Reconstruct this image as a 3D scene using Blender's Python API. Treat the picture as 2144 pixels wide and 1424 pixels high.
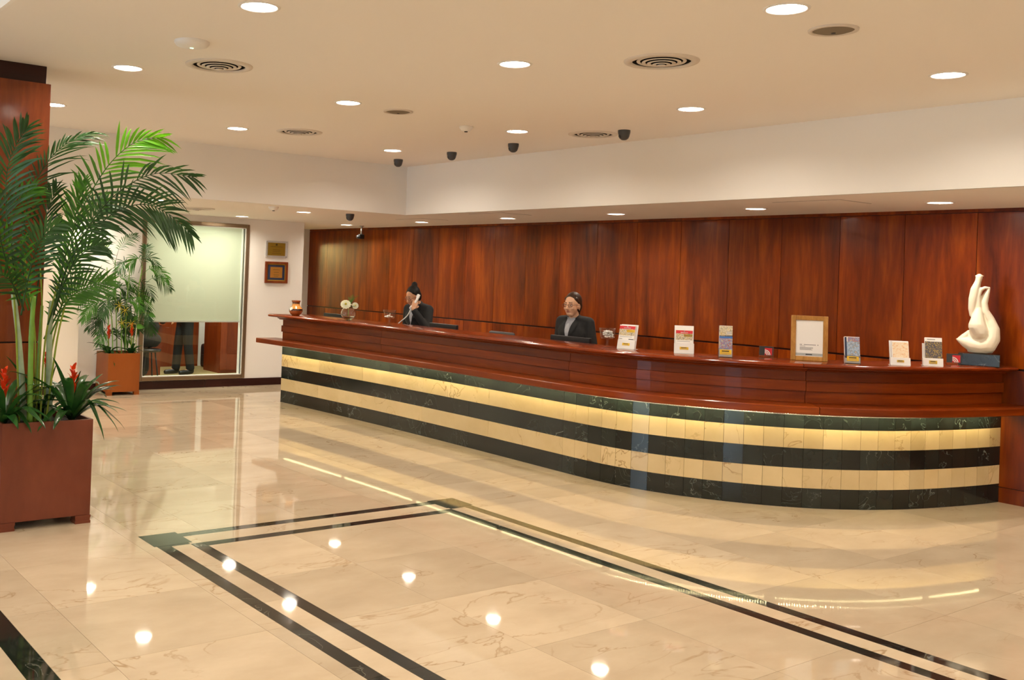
import bpy, bmesh, math, random
from mathutils import Vector, Matrix, Quaternion, noise
from mathutils.geometry import tessellate_polygon
from mathutils.bvhtree import BVHTree
random.seed(7)
S = bpy.context.scene
for o in list(bpy.data.objects): bpy.data.objects.remove(o)
COL = S.collection
V = Vector
PI = math.pi

# ------------------------------------------------------------------ camera
F, CX, CY, CAMH = 2094.6, -260.0, -147.55, 1.65
YAW, PIT, ROL = 0.61311, -0.0052187, -0.0365204
_f = V((-math.cos(YAW)*math.cos(PIT), math.sin(YAW)*math.cos(PIT), -math.sin(PIT)))
_r = _f.cross(V((0, 0, 1))).normalized()
_d = _f.cross(_r)
_c, _s = math.cos(ROL), math.sin(ROL)
RX, RD = _c*_r+_s*_d, -_s*_r+_c*_d
cam_data = bpy.data.cameras.new('camera')
cam = bpy.data.objects.new('camera', cam_data)
COL.objects.link(cam)
cam_data.sensor_fit = 'HORIZONTAL'
cam_data.sensor_width = 36
cam_data.lens = F/2144*36
cam_data.shift_x = -CX/2144
cam_data.shift_y = CY/2144
cam_data.clip_start = 0.05
m = Matrix.Identity(4)
for i in range(3):
    m[i][0], m[i][1], m[i][2] = RX[i], -RD[i], -_f[i]
m[2][3] = CAMH
cam.matrix_world = m
S.camera = cam
C0 = V((0, 0, CAMH))


def pray(x, y):
    return RX*((x-1072-CX)/F)+RD*((y-712-CY)/F)+_f


def onZ(x, y, z=0.0):
    d = pray(x, y); return C0+d*((z-CAMH)/d.z)


def onX(x, y, X):
    d = pray(x, y); return C0+d*(X/d.x)


def onY(x, y, Y):
    d = pray(x, y); return C0+d*(Y/d.y)


# ------------------------------------------------------------------ world, exposure
world = bpy.data.worlds.new('sky')
S.world = world
world.use_nodes = True
bg = world.node_tree.nodes['Background']
bg.inputs[0].default_value = (0.62, 0.78, 1.0, 1)
bg.inputs[1].default_value = 3.0
S.view_settings.view_transform = 'Standard'
S.view_settings.look = 'None'
S.view_settings.gamma = 1
S.view_settings.use_curve_mapping = False
S.view_settings.exposure = 0.97
LAMP = 150.0           # radiance of the downlight diffusers

# ------------------------------------------------------------------ materials
MATS = {}


def nm(name):
    mt = bpy.data.materials.new(name); mt.use_nodes = True
    nt = mt.node_tree
    b = nt.nodes['Principled BSDF']
    MATS[name] = mt
    return mt, nt, b


def plain(name, col, rough=0.5, metal=0.0, spec=0.5, coat=0.0, bump=0.0, bscale=60.0, vary=0.06):
    mt, nt, b = nm(name)
    b.inputs['Roughness'].default_value = rough
    b.inputs['Metallic'].default_value = metal
    b.inputs['Specular IOR Level'].default_value = spec
    b.inputs['Coat Weight'].default_value = coat
    tc = nt.nodes.new('ShaderNodeTexCoord')
    n = nt.nodes.new('ShaderNodeTexNoise'); n.inputs['Scale'].default_value = bscale
    nt.links.new(tc.outputs['Object'], n.inputs['Vector'])
    mx = nt.nodes.new('ShaderNodeMix'); mx.data_type = 'RGBA'
    mx.inputs[6].default_value = tuple(c*(1-vary) for c in col)+(1,)
    mx.inputs[7].default_value = tuple(min(1, c*(1+vary)) for c in col)+(1,)
    nt.links.new(n.outputs['Fac'], mx.inputs[0])
    nt.links.new(mx.outputs[2], b.inputs['Base Color'])
    if bump:
        bp = nt.nodes.new('ShaderNodeBump'); bp.inputs['Strength'].default_value = bump
        bp.inputs['Distance'].default_value = 0.01
        nt.links.new(n.outputs['Fac'], bp.inputs['Height'])
        nt.links.new(bp.outputs['Normal'], b.inputs['Normal'])
    return mt


def ramp(nt, fac, stops):
    r = nt.nodes.new('ShaderNodeValToRGB')
    e = r.color_ramp.elements
    e[0].position, e[0].color = stops[0][0], tuple(stops[0][1])+(1,)
    e[1].position, e[1].color = stops[-1][0], tuple(stops[-1][1])+(1,)
    for p, c in stops[1:-1]:
        k = e.new(p); k.color = tuple(c)+(1,)
    nt.links.new(fac, r.inputs[0])
    return r.outputs[0]


def math_node(nt, op, a, b=None):
    n = nt.nodes.new('ShaderNodeMath'); n.operation = op
    for i, v in enumerate((a, b)):
        if v is None: continue
        if isinstance(v, (int, float)): n.inputs[i].default_value = v
        else: nt.links.new(v, n.inputs[i])
    return n.outputs[0]


def pos_random(nt, stretch=(1, 1, 1), amount=13.0):
    """world position, shifted by each object's own random number, then stretched"""
    g = nt.nodes.new('ShaderNodeNewGeometry')
    oi = nt.nodes.new('ShaderNodeObjectInfo')
    sh = math_node(nt, 'MULTIPLY', oi.outputs['Random'], amount)
    ad = nt.nodes.new('ShaderNodeVectorMath'); ad.operation = 'ADD'
    nt.links.new(g.outputs['Position'], ad.inputs[0])
    cb = nt.nodes.new('ShaderNodeCombineXYZ')
    for i in range(3): nt.links.new(sh, cb.inputs[i])
    nt.links.new(cb.outputs[0], ad.inputs[1])
    mu = nt.nodes.new('ShaderNodeVectorMath'); mu.operation = 'MULTIPLY'
    nt.links.new(ad.outputs[0], mu.inputs[0]); mu.inputs[1].default_value = stretch
    return mu.outputs[0], oi.outputs['Random']


def tone(nt, col, rnd, lo, hi):
    """multiply a colour by a per-object factor"""
    f = math_node(nt, 'ADD', math_node(nt, 'MULTIPLY', rnd, hi-lo), lo)
    mx = nt.nodes.new('ShaderNodeVectorMath'); mx.operation = 'SCALE'
    nt.links.new(col, mx.inputs[0]); nt.links.new(f, mx.inputs[3])
    return mx.outputs[0]


def wood(name, c0, c1, c2, stretch, rough=0.28, coat=0.4, lo=0.8, hi=1.15, coat_rough=0.12):
    mt, nt, b = nm(name)
    v, rnd = pos_random(nt, stretch)
    n = nt.nodes.new('ShaderNodeTexNoise')
    n.inputs['Scale'].default_value = 1.0; n.inputs['Detail'].default_value = 6
    n.inputs['Roughness'].default_value = 0.62; n.inputs['Distortion'].default_value = 0.5
    nt.links.new(v, n.inputs['Vector'])
    v2, _ = pos_random(nt, tuple(s*7 for s in stretch))
    n2 = nt.nodes.new('ShaderNodeTexNoise'); n2.inputs['Scale'].default_value = 1.0
    n2.inputs['Detail'].default_value = 4
    nt.links.new(v2, n2.inputs['Vector'])
    fac = math_node(nt, 'ADD', math_node(nt, 'MULTIPLY', n.outputs['Fac'], 0.78), math_node(nt, 'MULTIPLY', n2.outputs['Fac'], 0.22))
    col = ramp(nt, fac, [(0.3, c0), (0.5, c1), (0.7, c2)])
    nt.links.new(tone(nt, col, rnd, lo, hi), b.inputs['Base Color'])
    b.inputs['Roughness'].default_value = rough
    b.inputs['Coat Weight'].default_value = coat
    b.inputs['Coat Roughness'].default_value = coat_rough
    b.inputs['Specular IOR Level'].default_value = 0.18
    return mt


def marble(name, base, base2, vein, vscale, vwidth, rough, lo=0.92, hi=1.08, stretch=(1, 1, 1), veinmix=1.0):
    mt, nt, b = nm(name)
    v, rnd = pos_random(nt, stretch)
    n = nt.nodes.new('ShaderNodeTexNoise'); n.inputs['Scale'].default_value = 2.2
    n.inputs['Detail'].default_value = 7; n.inputs['Roughness'].default_value = 0.6
    nt.links.new(v, n.inputs['Vector'])
    col = ramp(nt, n.outputs['Fac'], [(0.32, base), (0.68, base2)])
    n2 = nt.nodes.new('ShaderNodeTexNoise'); n2.inputs['Scale'].default_value = vscale
    n2.inputs['Detail'].default_value = 5; n2.inputs['Distortion'].default_value = 1.1
    nt.links.new(v, n2.inputs['Vector'])
    d = math_node(nt, 'ABSOLUTE', math_node(nt, 'SUBTRACT', n2.outputs['Fac'], 0.5))
    line = math_node(nt, 'SUBTRACT', 1.0, math_node(nt, 'MINIMUM', math_node(nt, 'DIVIDE', d, vwidth), 1.0))
    n3 = nt.nodes.new('ShaderNodeTexNoise'); n3.inputs['Scale'].default_value = 1.3
    nt.links.new(v, n3.inputs['Vector'])
    gate = math_node(nt, 'MULTIPLY', math_node(nt, 'MAXIMUM', math_node(nt, 'SUBTRACT', n3.outputs['Fac'], 0.45), 0.0), 5.0*veinmix)
    vf = math_node(nt, 'MINIMUM', math_node(nt, 'MULTIPLY', line, gate), 0.9)
    mx = nt.nodes.new('ShaderNodeMix'); mx.data_type = 'RGBA'
    nt.links.new(vf, mx.inputs[0]); nt.links.new(col, mx.inputs[6])
    mx.inputs[7].default_value = tuple(vein)+(1,)
    nt.links.new(tone(nt, mx.outputs[2], rnd, lo, hi), b.inputs['Base Color'])
    b.inputs['Roughness'].default_value = rough
    return mt


def emit(name, col, strength):
    mt, nt, b = nm(name)
    b.inputs['Base Color'].default_value = (0.8, 0.8, 0.8, 1)
    b.inputs['Emission Color'].default_value = tuple(col)+(1,)
    b.inputs['Emission Strength'].default_value = strength
    return mt


def glass(name, col=(1, 1, 1), rough=0.0, ior=1.45):
    mt, nt, b = nm(name)
    b.inputs['Base Color'].default_value = tuple(col)+(1,)
    b.inputs['Roughness'].default_value = rough
    b.inputs['Transmission Weight'].default_value = 1
    b.inputs['IOR'].default_value = ior
    return mt


def pane_glass(name, tint=(0.93, 0.96, 0.94)):
    """thin window pane: straight-through transparency with a Fresnel reflection"""
    mt, nt, b = nm(name)
    nt.nodes.remove(b)
    out = nt.nodes['Material Output']
    t = nt.nodes.new('ShaderNodeBsdfTransparent'); t.inputs[0].default_value = tuple(tint)+(1,)
    g = nt.nodes.new('ShaderNodeBsdfGlossy'); g.inputs['Roughness'].default_value = 0.0
    lw = nt.nodes.new('ShaderNodeLayerWeight'); lw.inputs[0].default_value = 0.5
    fac = math_node(nt, 'ADD', math_node(nt, 'MULTIPLY', math_node(nt, 'POWER', lw.outputs['Facing'], 5.0), 0.95), 0.045)
    mx = nt.nodes.new('ShaderNodeMixShader')
    nt.links.new(fac, mx.inputs[0]); nt.links.new(t.outputs[0], mx.inputs[1]); nt.links.new(g.outputs[0], mx.inputs[2])
    nt.links.new(mx.outputs[0], out.inputs[0])
    return mt


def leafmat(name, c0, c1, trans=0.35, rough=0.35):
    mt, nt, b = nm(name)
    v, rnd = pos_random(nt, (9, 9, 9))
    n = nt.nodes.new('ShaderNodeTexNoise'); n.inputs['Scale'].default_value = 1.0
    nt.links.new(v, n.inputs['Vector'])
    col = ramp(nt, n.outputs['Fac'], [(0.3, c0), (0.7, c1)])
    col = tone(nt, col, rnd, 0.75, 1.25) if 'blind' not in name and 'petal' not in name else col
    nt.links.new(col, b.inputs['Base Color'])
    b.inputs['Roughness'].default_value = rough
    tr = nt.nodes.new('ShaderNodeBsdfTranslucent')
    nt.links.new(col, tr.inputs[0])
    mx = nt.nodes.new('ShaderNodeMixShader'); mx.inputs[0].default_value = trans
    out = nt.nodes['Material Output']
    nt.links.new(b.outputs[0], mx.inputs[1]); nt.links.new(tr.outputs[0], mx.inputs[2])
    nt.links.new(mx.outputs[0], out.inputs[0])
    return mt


def picture(name, cols, scale=40.0):
    """small printed photograph: patches of colour"""
    mt, nt, b = nm(name)
    tc = nt.nodes.new('ShaderNodeTexCoord')
    n = nt.nodes.new('ShaderNodeTexNoise'); n.inputs['Scale'].default_value = scale*2.4
    n.inputs['Detail'].default_value = 6; n.inputs['Roughness'].default_value = 0.7; n.inputs['Distortion'].default_value = 0.15
    nt.links.new(tc.outputs['Object'], n.inputs['Vector'])
    k = len(cols)
    nt.links.new(ramp(nt, n.outputs['Fac'], [(0.3+0.4*i/(k-1), c) for i, c in enumerate(cols)]), b.inputs['Base Color'])
    b.inputs['Roughness'].default_value = 0.3
    return mt


paint = plain('white_paint', (0.89, 0.87, 0.83), 0.85, bump=0.03, bscale=180, vary=0.012)
ceil_m = plain('ceiling_paint', (0.87, 0.83, 0.775), 0.9, vary=0.01)
cream = plain('cream_plaster', (0.86, 0.79, 0.68), 0.85, vary=0.012)
W0, W1, W2 = (0.060, 0.0070, 0.0006), (0.175, 0.026, 0.0012), (0.32, 0.066, 0.0022)
wood_v = wood('mahogany_wall', W0, W1, W2, (5.0, 5.0, 0.55), 0.3, 0.12, 0.72, 1.18, 0.10)
wood_h = wood('mahogany_counter', (0.095, 0.012, 0.0014), (0.18, 0.028, 0.0022), (0.26, 0.048, 0.0035), (0.7, 0.7, 9.0), 0.28, 0.15, 0.85, 1.12)
wood_top = wood('mahogany_top', (0.10, 0.013, 0.003), (0.19, 0.028, 0.0045), (0.25, 0.040, 0.006), (2.0, 2.0, 2.0), 0.16, 0.5, 0.9, 1.1, 0.05)
wood_col = wood('column_veneer', (0.10, 0.020, 0.006), (0.20, 0.042, 0.010), (0.30, 0.075, 0.016), (6, 6, 0.7), 0.32, 0.4, 0.9, 1.1)
wood_dark = wood('dark_baseboard', (0.020, 0.005, 0.004), (0.030, 0.008, 0.006), (0.045, 0.012, 0.009), (1, 1, 9), 0.35, 0.2)
wood_red = wood('planter_veneer', (0.13, 0.034, 0.018), (0.17, 0.044, 0.022), (0.20, 0.054, 0.026), (3, 3, 1.2), 0.36, 0.25, 0.95, 1.05)
wood_org = wood('planter_veneer_orange', (0.25, 0.062, 0.010), (0.30, 0.078, 0.012), (0.33, 0.088, 0.014), (3, 3, 1.2), 0.4, 0.2, 0.97, 1.03)
oak = wood('oak_frame', (0.30, 0.13, 0.025), (0.45, 0.22, 0.05), (0.58, 0.32, 0.09), (14, 14, 5), 0.35, 0.3, 0.9, 1.1)
beige = marble('beige_marble', (0.63, 0.48, 0.25), (0.73, 0.58, 0.33), (0.36, 0.22, 0.09), 2.6, 0.012, 0.16, 0.86, 1.06)
green_m = marble('dark_green_marble', (0.006, 0.009, 0.009), (0.014, 0.020, 0.018), (0.30, 0.34, 0.31), 5.0, 0.007, 0.12, 0.8, 1.3, veinmix=0.55)
floor_m = marble('floor_marble', (0.52, 0.41, 0.28), (0.61, 0.495, 0.35), (0.38, 0.26, 0.145), 1.7, 0.012, 0.035, 0.86, 1.04, (1.6, 0.8, 1))
inlay_m = marble('inlay_marble', (0.010, 0.011, 0.009), (0.022, 0.024, 0.019), (0.16, 0.16, 0.13), 4.0, 0.012, 0.05, 0.85, 1.25)
grout = plain('grout', (0.22, 0.17, 0.12), 0.8)
blackp = plain('black_plastic', (0.010, 0.011, 0.013), 0.35)
greyp = plain('dark_grey_plastic', (0.055, 0.055, 0.06), 0.4)
whitep = plain('white_plastic', (0.80, 0.79, 0.77), 0.35, vary=0.01)
paper = plain('white_paper', (0.86, 0.85, 0.82), 0.6, vary=0.01)
steel = plain('brushed_steel', (0.55, 0.53, 0.5), 0.3, 1.0)
bronze = plain('bronze_frame', (0.27, 0.20, 0.125), 0.35, 0.75, vary=0.05)
seal = plain('white_seal', (0.75, 0.74, 0.70), 0.5)
gold = plain('gold_plate', (0.56, 0.37, 0.035), 0.4, 0.35)
navy = plain('navy_mat', (0.02, 0.035, 0.09), 0.7)
acry = glass('clear_acrylic', (0.97, 0.98, 1.0), 0.02, 1.3)
glassm = glass('clear_glass', (0.98, 0.99, 0.98), 0.0, 1.45)
pane = pane_glass('window_pane')
blind_m = leafmat('blind_fabric', (0.84, 0.86, 0.76), (0.85, 0.87, 0.77), 0.5, 0.8)
terra = plain('glazed_clay', (0.30, 0.075, 0.012), 0.15, coat=0.8, vary=0.25, bscale=25)
terra2 = plain('glazed_clay_light', (0.62, 0.26, 0.05), 0.15, coat=0.8, vary=0.15, bscale=25)
terra3 = plain('glazed_clay_dark', (0.045, 0.016, 0.010), 0.15, coat=0.8, vary=0.3, bscale=60)
stone_w = plain('white_stone', (0.82, 0.74, 0.58), 0.5, vary=0.03, bscale=12)
stone_b = marble('black_stone', (0.008, 0.010, 0.010), (0.02, 0.024, 0.023), (0.12, 0.13, 0.12), 4.0, 0.012, 0.2)
soil = plain('dark_soil', (0.018, 0.012, 0.008), 0.95, bump=1.0, bscale=70, vary=0.4)
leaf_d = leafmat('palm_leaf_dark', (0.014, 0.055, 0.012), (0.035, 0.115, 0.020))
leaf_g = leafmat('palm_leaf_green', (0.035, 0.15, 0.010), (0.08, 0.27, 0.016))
leaf_lit = leafmat('palm_leaf_lit', (0.10, 0.40, 0.008), (0.20, 0.55, 0.015), 0.5)  # strong lamplight on the top frond, put into a brighter green
leaf_b = leafmat('bromeliad_leaf', (0.012, 0.060, 0.014), (0.035, 0.13, 0.022), 0.2, 0.25)
leaf_y = leafmat('yellow_bract', (0.55, 0.45, 0.02), (0.70, 0.60, 0.05), 0.3)
cane_w = plain('pale_cane', (0.34, 0.44, 0.30), 0.5, vary=0.35, bscale=18)
cane_g = plain('green_cane', (0.14, 0.30, 0.035), 0.45, vary=0.35, bscale=14)
stalk = plain('yellow_green_stalk', (0.22, 0.30, 0.02), 0.4, vary=0.3, bscale=9)
redp = leafmat('red_bract', (0.62, 0.03, 0.006), (0.85, 0.085, 0.010), 0.25)
petal = leafmat('white_petal', (0.78, 0.80, 0.55), (0.86, 0.86, 0.70), 0.3, 0.6)
skin_a = plain('skin_warm', (0.58, 0.30, 0.165), 0.45, vary=0.08, bscale=30)
skin_b = plain('skin_light', (0.70, 0.41, 0.26), 0.45, vary=0.08, bscale=30)
lipm = plain('lips', (0.48, 0.15, 0.11), 0.4)
hair_bk = plain('black_hair', (0.007, 0.005, 0.004), 0.55, spec=0.2, vary=0.4, bscale=90)
hair_br = plain('brown_hair', (0.040, 0.016, 0.006), 0.55, spec=0.25, vary=0.5, bscale=70)
suit = plain('black_suit_cloth', (0.010, 0.010, 0.011), 0.85, bump=0.2, bscale=300, vary=0.15)
shirt_g = plain('grey_shirt', (0.30, 0.31, 0.34), 0.8, vary=0.25, bscale=120)
shirt_w = plain('white_shirt', (0.70, 0.70, 0.70), 0.8)
eye_w = plain('eye_white', (0.75, 0.72, 0.68), 0.3)
eye_d = plain('eye_iris', (0.012, 0.008, 0.006), 0.2)
redink = plain('red_print', (0.62, 0.02, 0.035), 0.4)
yelink = plain('yellow_print', (0.80, 0.50, 0.012), 0.4)
blkink = plain('black_print', (0.02, 0.02, 0.022), 0.5)
gryink = plain('grey_print', (0.22, 0.22, 0.24), 0.5)
pic_a = picture('printed_room_photo', [(0.06, 0.04, 0.02), (0.55, 0.40, 0.14), (0.75, 0.68, 0.50), (0.12, 0.11, 0.13), (0.7, 0.55, 0.05)])
pic_b = picture('printed_city_photo', [(0.03, 0.04, 0.06), (0.65, 0.50, 0.25), (0.10, 0.20, 0.50), (0.60, 0.20, 0.05), (0.05, 0.04, 0.04)], 32)
pic_c = picture('printed_river_photo', [(0.05, 0.10, 0.30), (0.55, 0.58, 0.62), (0.20, 0.38, 0.60), (0.35, 0.25, 0.15), (0.7, 0.68, 0.55)], 30)
pic_d = picture('printed_orange_map', [(0.62, 0.22, 0.06), (0.82, 0.58, 0.34), (0.85, 0.75, 0.58), (0.80, 0.48, 0.22)], 26)
pic_e = picture('printed_night_photo', [(0.02, 0.02, 0.04), (0.06, 0.05, 0.08), (0.06, 0.06, 0.07), (0.45, 0.30, 0.05), (0.20, 0.18, 0.22)], 45)
candy_m = plain('foil_wrap', (0.72, 0.71, 0.69), 0.3, 0.15, vary=0.3, bscale=80)
office_fl = plain('office_floor', (0.40, 0.33, 0.14), 0.6)
office_w = wood('office_wood', (0.12, 0.018, 0.004), (0.20, 0.034, 0.006), (0.28, 0.055, 0.010), (5, 5, 0.7), 0.4, 0.3)
lampM = emit('downlight_glow', (1.0, 0.89, 0.74), LAMP)
ledM = emit('led_glow', (1.0, 0.84, 0.42), 140.0)
refl = plain('reflector_white', (0.85, 0.83, 0.8), 0.3)
ventdark = plain('vent_void', (0.015, 0.012, 0.010), 0.9)
spk = plain('speaker_grille', (0.22, 0.18, 0.125), 0.7, bump=0.4, bscale=900)
ventm = plain('vent_enamel', (0.68, 0.62, 0.55), 0.5)


# ------------------------------------------------------------------ mesh helpers
class MB:
    def __init__(s): s.v = []; s.f = []

    def add(s, vs, fs):
        b = len(s.v); s.v += [V(p) for p in vs]; s.f += [tuple(i+b for i in f) for f in fs]; return s

    def box(s, a, b):
        x0, y0, z0 = a; x1, y1, z1 = b
        return s.add([(x0, y0, z0), (x1, y0, z0), (x1, y1, z0), (x0, y1, z0), (x0, y0, z1), (x1, y0, z1), (x1, y1, z1), (x0, y1, z1)],
                     [(0, 3, 2, 1), (4, 5, 6, 7), (0, 1, 5, 4), (1, 2, 6, 5), (2, 3, 7, 6), (3, 0, 4, 7)])

    def bbox(s, a, b, r=0.004):
        """box with chamfered vertical and horizontal edges"""
        bm = bmesh.new()
        bmesh.ops.create_cube(bm, size=1)
        for v in bm.verts:
            v.co = V([(a[i]+b[i])/2+v.co[i]*(b[i]-a[i]) for i in range(3)])
        bmesh.ops.bevel(bm, geom=bm.edges[:], offset=r, segments=2, affect='EDGES', profile=0.6)
        return s.bm(bm)

    def bm(s, bm):
        bm.verts.index_update()
        s.add([v.co.copy() for v in bm.verts], [tuple(v.index for v in f.verts) for f in bm.faces]); bm.free(); return s

    def tube(s, pts, rad, n=8, caps=True, up=None):
        pts = [V(p) for p in pts]; N = len(pts)
        if not isinstance(rad, (list, tuple)): rad = [rad]*N
        prev = None; vs = []; fs = []
        for i, p in enumerate(pts):
            t = (pts[min(i+1, N-1)]-pts[max(i-1, 0)])
            if t.length < 1e-9: t = V((0, 0, 1))
            t.normalize()
            if prev is None:
                a = V((0, 0, 1)) if abs(t.z) < 0.9 else V((1, 0, 0))
                prev = (a-t*a.dot(t)).normalized()
            else:
                prev = prev-t*prev.dot(t)
                if prev.length < 1e-6: prev = V((1, 0, 0))
                prev.normalize()
            q = t.cross(prev)
            for k in range(n):
                an = 2*PI*k/n
                vs.append(p+(prev*math.cos(an)+q*math.sin(an))*rad[i])
        for i in range(N-1):
            for k in range(n):
                fs.append((i*n+k, i*n+(k+1) % n, (i+1)*n+(k+1) % n, (i+1)*n+k))
        if caps:
            fs.append(tuple(range(n-1, -1, -1))); fs.append(tuple((N-1)*n+k for k in range(n)))
        return s.add(vs, fs)

    def lathe(s, prof, n=32, c=(0, 0, 0), closed=False):
        c = V(c); vs = []; fs = []; N = len(prof)
        for r, z in prof:
            for k in range(n):
                an = 2*PI*k/n; vs.append(c+V((r*math.cos(an), r*math.sin(an), z)))
        for i in range(N if closed else N-1):
            j = (i+1) % N
            for k in range(n):
                fs.append((i*n+k, i*n+(k+1) % n, j*n+(k+1) % n, j*n+k))
        return s.add(vs, fs)

    def ell(s, c, r, rot=None, n=12):
        bm = bmesh.new(); bmesh.ops.create_uvsphere(bm, u_segments=n*2, v_segments=n, radius=1)
        c = V(c)
        for v in bm.verts:
            p = V((v.co.x*r[0], v.co.y*r[1], v.co.z*r[2]))
            if rot is not None: p = rot @ p
            v.co = c+p
        return s.bm(bm)

    def cap(s, p0, r0, p1, r1, n=8):
        """convex capsule with two radii"""
        bm = bmesh.new()
        for p, r in ((p0, r0), (p1, r1)):
            q = bmesh.ops.create_uvsphere(bm, u_segments=2*n, v_segments=n, radius=r)
            bmesh.ops.translate(bm, verts=q['verts'], vec=V(p))
        h = bmesh.ops.convex_hull(bm, input=bm.verts[:])
        bmesh.ops.delete(bm, geom=[g for g in set(h['geom_interior']+h['geom_unused']) if isinstance(g, bmesh.types.BMVert)], context='VERTS')
        return s.bm(bm)

    def prism(s, poly, z0, z1):
        n = len(poly)
        vs = [(x, y, z0) for x, y in poly]+[(x, y, z1) for x, y in poly]
        return s.add(vs, [tuple(range(n-1, -1, -1)), tuple(range(n, 2*n))]+[(i, (i+1) % n, n+(i+1) % n, n+i) for i in range(n)])

    def xf(s, mat):
        s.v = [mat @ p for p in s.v]; return s

    def mesh(s, name):
        me = bpy.data.meshes.new(name); me.from_pydata([tuple(p) for p in s.v], [], s.f); me.validate(); me.update(); return me

    def build(s, name, mat, parent=None, smooth=False, fix=True):
        me = s.mesh(name)
        if fix:
            bm = bmesh.new(); bm.from_mesh(me); bmesh.ops.recalc_face_normals(bm, faces=bm.faces[:]); bm.to_mesh(me); bm.free()
        return link(name, me, mat, parent, smooth)


def link(name, me, mat, parent=None, smooth=False):
    if smooth:
        me.polygons.foreach_set('use_smooth', [True]*len(me.polygons))
    o = bpy.data.objects.new(name, me)
    if mat is not None and not me.materials: me.materials.append(mat)
    COL.objects.link(o)
    if parent is not None: o.parent = parent
    return o


def auto_smooth(o, ang=35):
    """smooth shading with sharp edges kept"""
    me = o.data
    me.polygons.foreach_set('use_smooth', [True]*len(me.polygons))
    bm = bmesh.new(); bm.from_mesh(me)
    for e in bm.edges:
        if len(e.link_faces) == 2 and e.calc_face_angle(0) > math.radians(ang): e.smooth = False
    bm.to_mesh(me); bm.free(); return o


def empty(name, loc=(0, 0, 0), rz=0.0):
    o = bpy.data.objects.new(name, None); COL.objects.link(o)
    o.location = loc; o.rotation_euler = (0, 0, rz); o.empty_display_size = 0.1; return o


def tag(o, label=None, cat=None, group=None, kind=None):
    if label: o['label'] = label
    if cat: o['category'] = cat
    if group: o['group'] = group
    if kind: o['kind'] = kind
    return o


def struct(o, label=None):
    o['kind'] = 'structure'
    if label: o['label'] = label
    return o


def dup(root, loc, rz=None, label=None):
    r = root.copy(); COL.objects.link(r); r.location = loc
    if rz is not None: r.rotation_euler = (0, 0, rz)
    if label: r['label'] = label
    for ch in list(root.children):
        c = ch.copy(); COL.objects.link(c); c.parent = r
        for g in ch.children:
            d = g.copy(); COL.objects.link(d); d.parent = c
    return r


def remesh(mb, voxel, smooth=3, fac=0.5):
    me = mb.mesh('tmp'); o = bpy.data.objects.new('tmp', me); COL.objects.link(o)
    r = o.modifiers.new('r', 'REMESH'); r.mode = 'VOXEL'; r.voxel_size = voxel; r.use_smooth_shade = True
    if smooth:
        q = o.modifiers.new('s', 'SMOOTH'); q.iterations = smooth; q.factor = fac
    dg = bpy.context.evaluated_depsgraph_get()
    out = bpy.data.meshes.new_from_object(o.evaluated_get(dg))
    bpy.data.objects.remove(o); bpy.data.meshes.remove(me)
    out.materials.clear()
    return out


def catmull(pts, per=10):
    pts = [V(p) for p in pts]; out = []
    for i in range(len(pts)-1):
        p0, p1, p2, p3 = pts[max(i-1, 0)], pts[i], pts[i+1], pts[min(i+2, len(pts)-1)]
        for k in range(per):
            t = k/per
            out.append(0.5*((2*p1)+(p2-p0)*t+(2*p0-5*p1+4*p2-p3)*t*t+(3*p1-p0-3*p2+p3)*t**3))
    out.append(pts[-1]); return out


UNIT = MB().box((-0.5, -0.5, -0.5), (0.5, 0.5, 0.5)).mesh('unit_block')
_unit = {}


def block(name, a, b, mat, parent, gap=0.0):
    """box part that shares one unit-cube mesh per material"""
    if mat.name not in _unit:
        me = UNIT.copy(); me.materials.append(mat); _unit[mat.name] = me
    o = bpy.data.objects.new(name, _unit[mat.name]); COL.objects.link(o)
    o.location = [(a[i]+b[i])/2 for i in range(3)]
    o.scale = [abs(b[i]-a[i])-(gap if i < 2 or mat is not floor_m else 0) for i in range(3)]
    o.parent = parent
    return o


# ------------------------------------------------------------------ room dimensions
XB, XF, YA, YF, ZS, ZC = -12.78, -9.69, 8.72, 7.05, 2.372, 2.95
XE, YFR, YCOF, ZH = 3.6, -5.2, 1.31, 3.35

# ------------------------------------------------------------------ floor: marble tiles with inlaid bands
floor = struct(MB().box((XB-4.0, YFR-0.3, -0.12), (XE+0.3, YA+0.3, -0.006)).build('floor', grout), 'polished beige marble floor with dark inlaid bands')
TX0, TX1, TY0, TY1 = XB, -0.33, 0.245, YA
G = 0.0016


def tile(a, b, c, d, mat=None, name='floor_tile'):
    if b-a < 0.004 or d-c < 0.004: return
    o = block(name, (a+G/2, c+G/2, -0.006), (b-G/2, d-G/2, 0.0), mat or floor_m, floor)


def cuts(a, b, o, st):
    k = math.ceil((a-o)/st+1e-6); out = [a]
    while o+k*st < b-1e-6:
        if o+k*st > a+0.02: out.append(o+k*st)
        k += 1
    if b-out[-1] < 0.03 and len(out) > 1: out.pop()
    return out+[b]


def tiles(x0, x1, y0, y1, xo, yo, sx=0.735, sy=0.735):
    xs, ys = cuts(x0, x1, xo, sx), cuts(y0, y1, yo, sy)
    for i in range(len(xs)-1):
        for j in range(len(ys)-1): tile(xs[i], xs[i+1], ys[j], ys[j+1])


def band_x(x0, x1, y0, y1, mat, st=0.52, o=-4.39):
    xs = cuts(x0, x1, o, st)
    for i in range(len(xs)-1): tile(xs[i], xs[i+1], y0, y1, mat, 'inlay_strip')


def band_y(x0, x1, y0, y1, mat, st=0.52, o=2.61):
    ys = cuts(y0, y1, o, st)
    for i in range(len(ys)-1): tile(x0, x1, ys[i], ys[i+1], mat, 'inlay_strip')


BX = [-5.79, -5.71, -5.54, -5.46]
BY = [2.33, 2.41, 2.53, 2.61, 4.445, 4.525, 4.65, 4.73]
blk = [(-5.83, -5.57, 2.315, 2.555), (-5.81, -5.57, 4.51, 4.75)]
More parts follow.
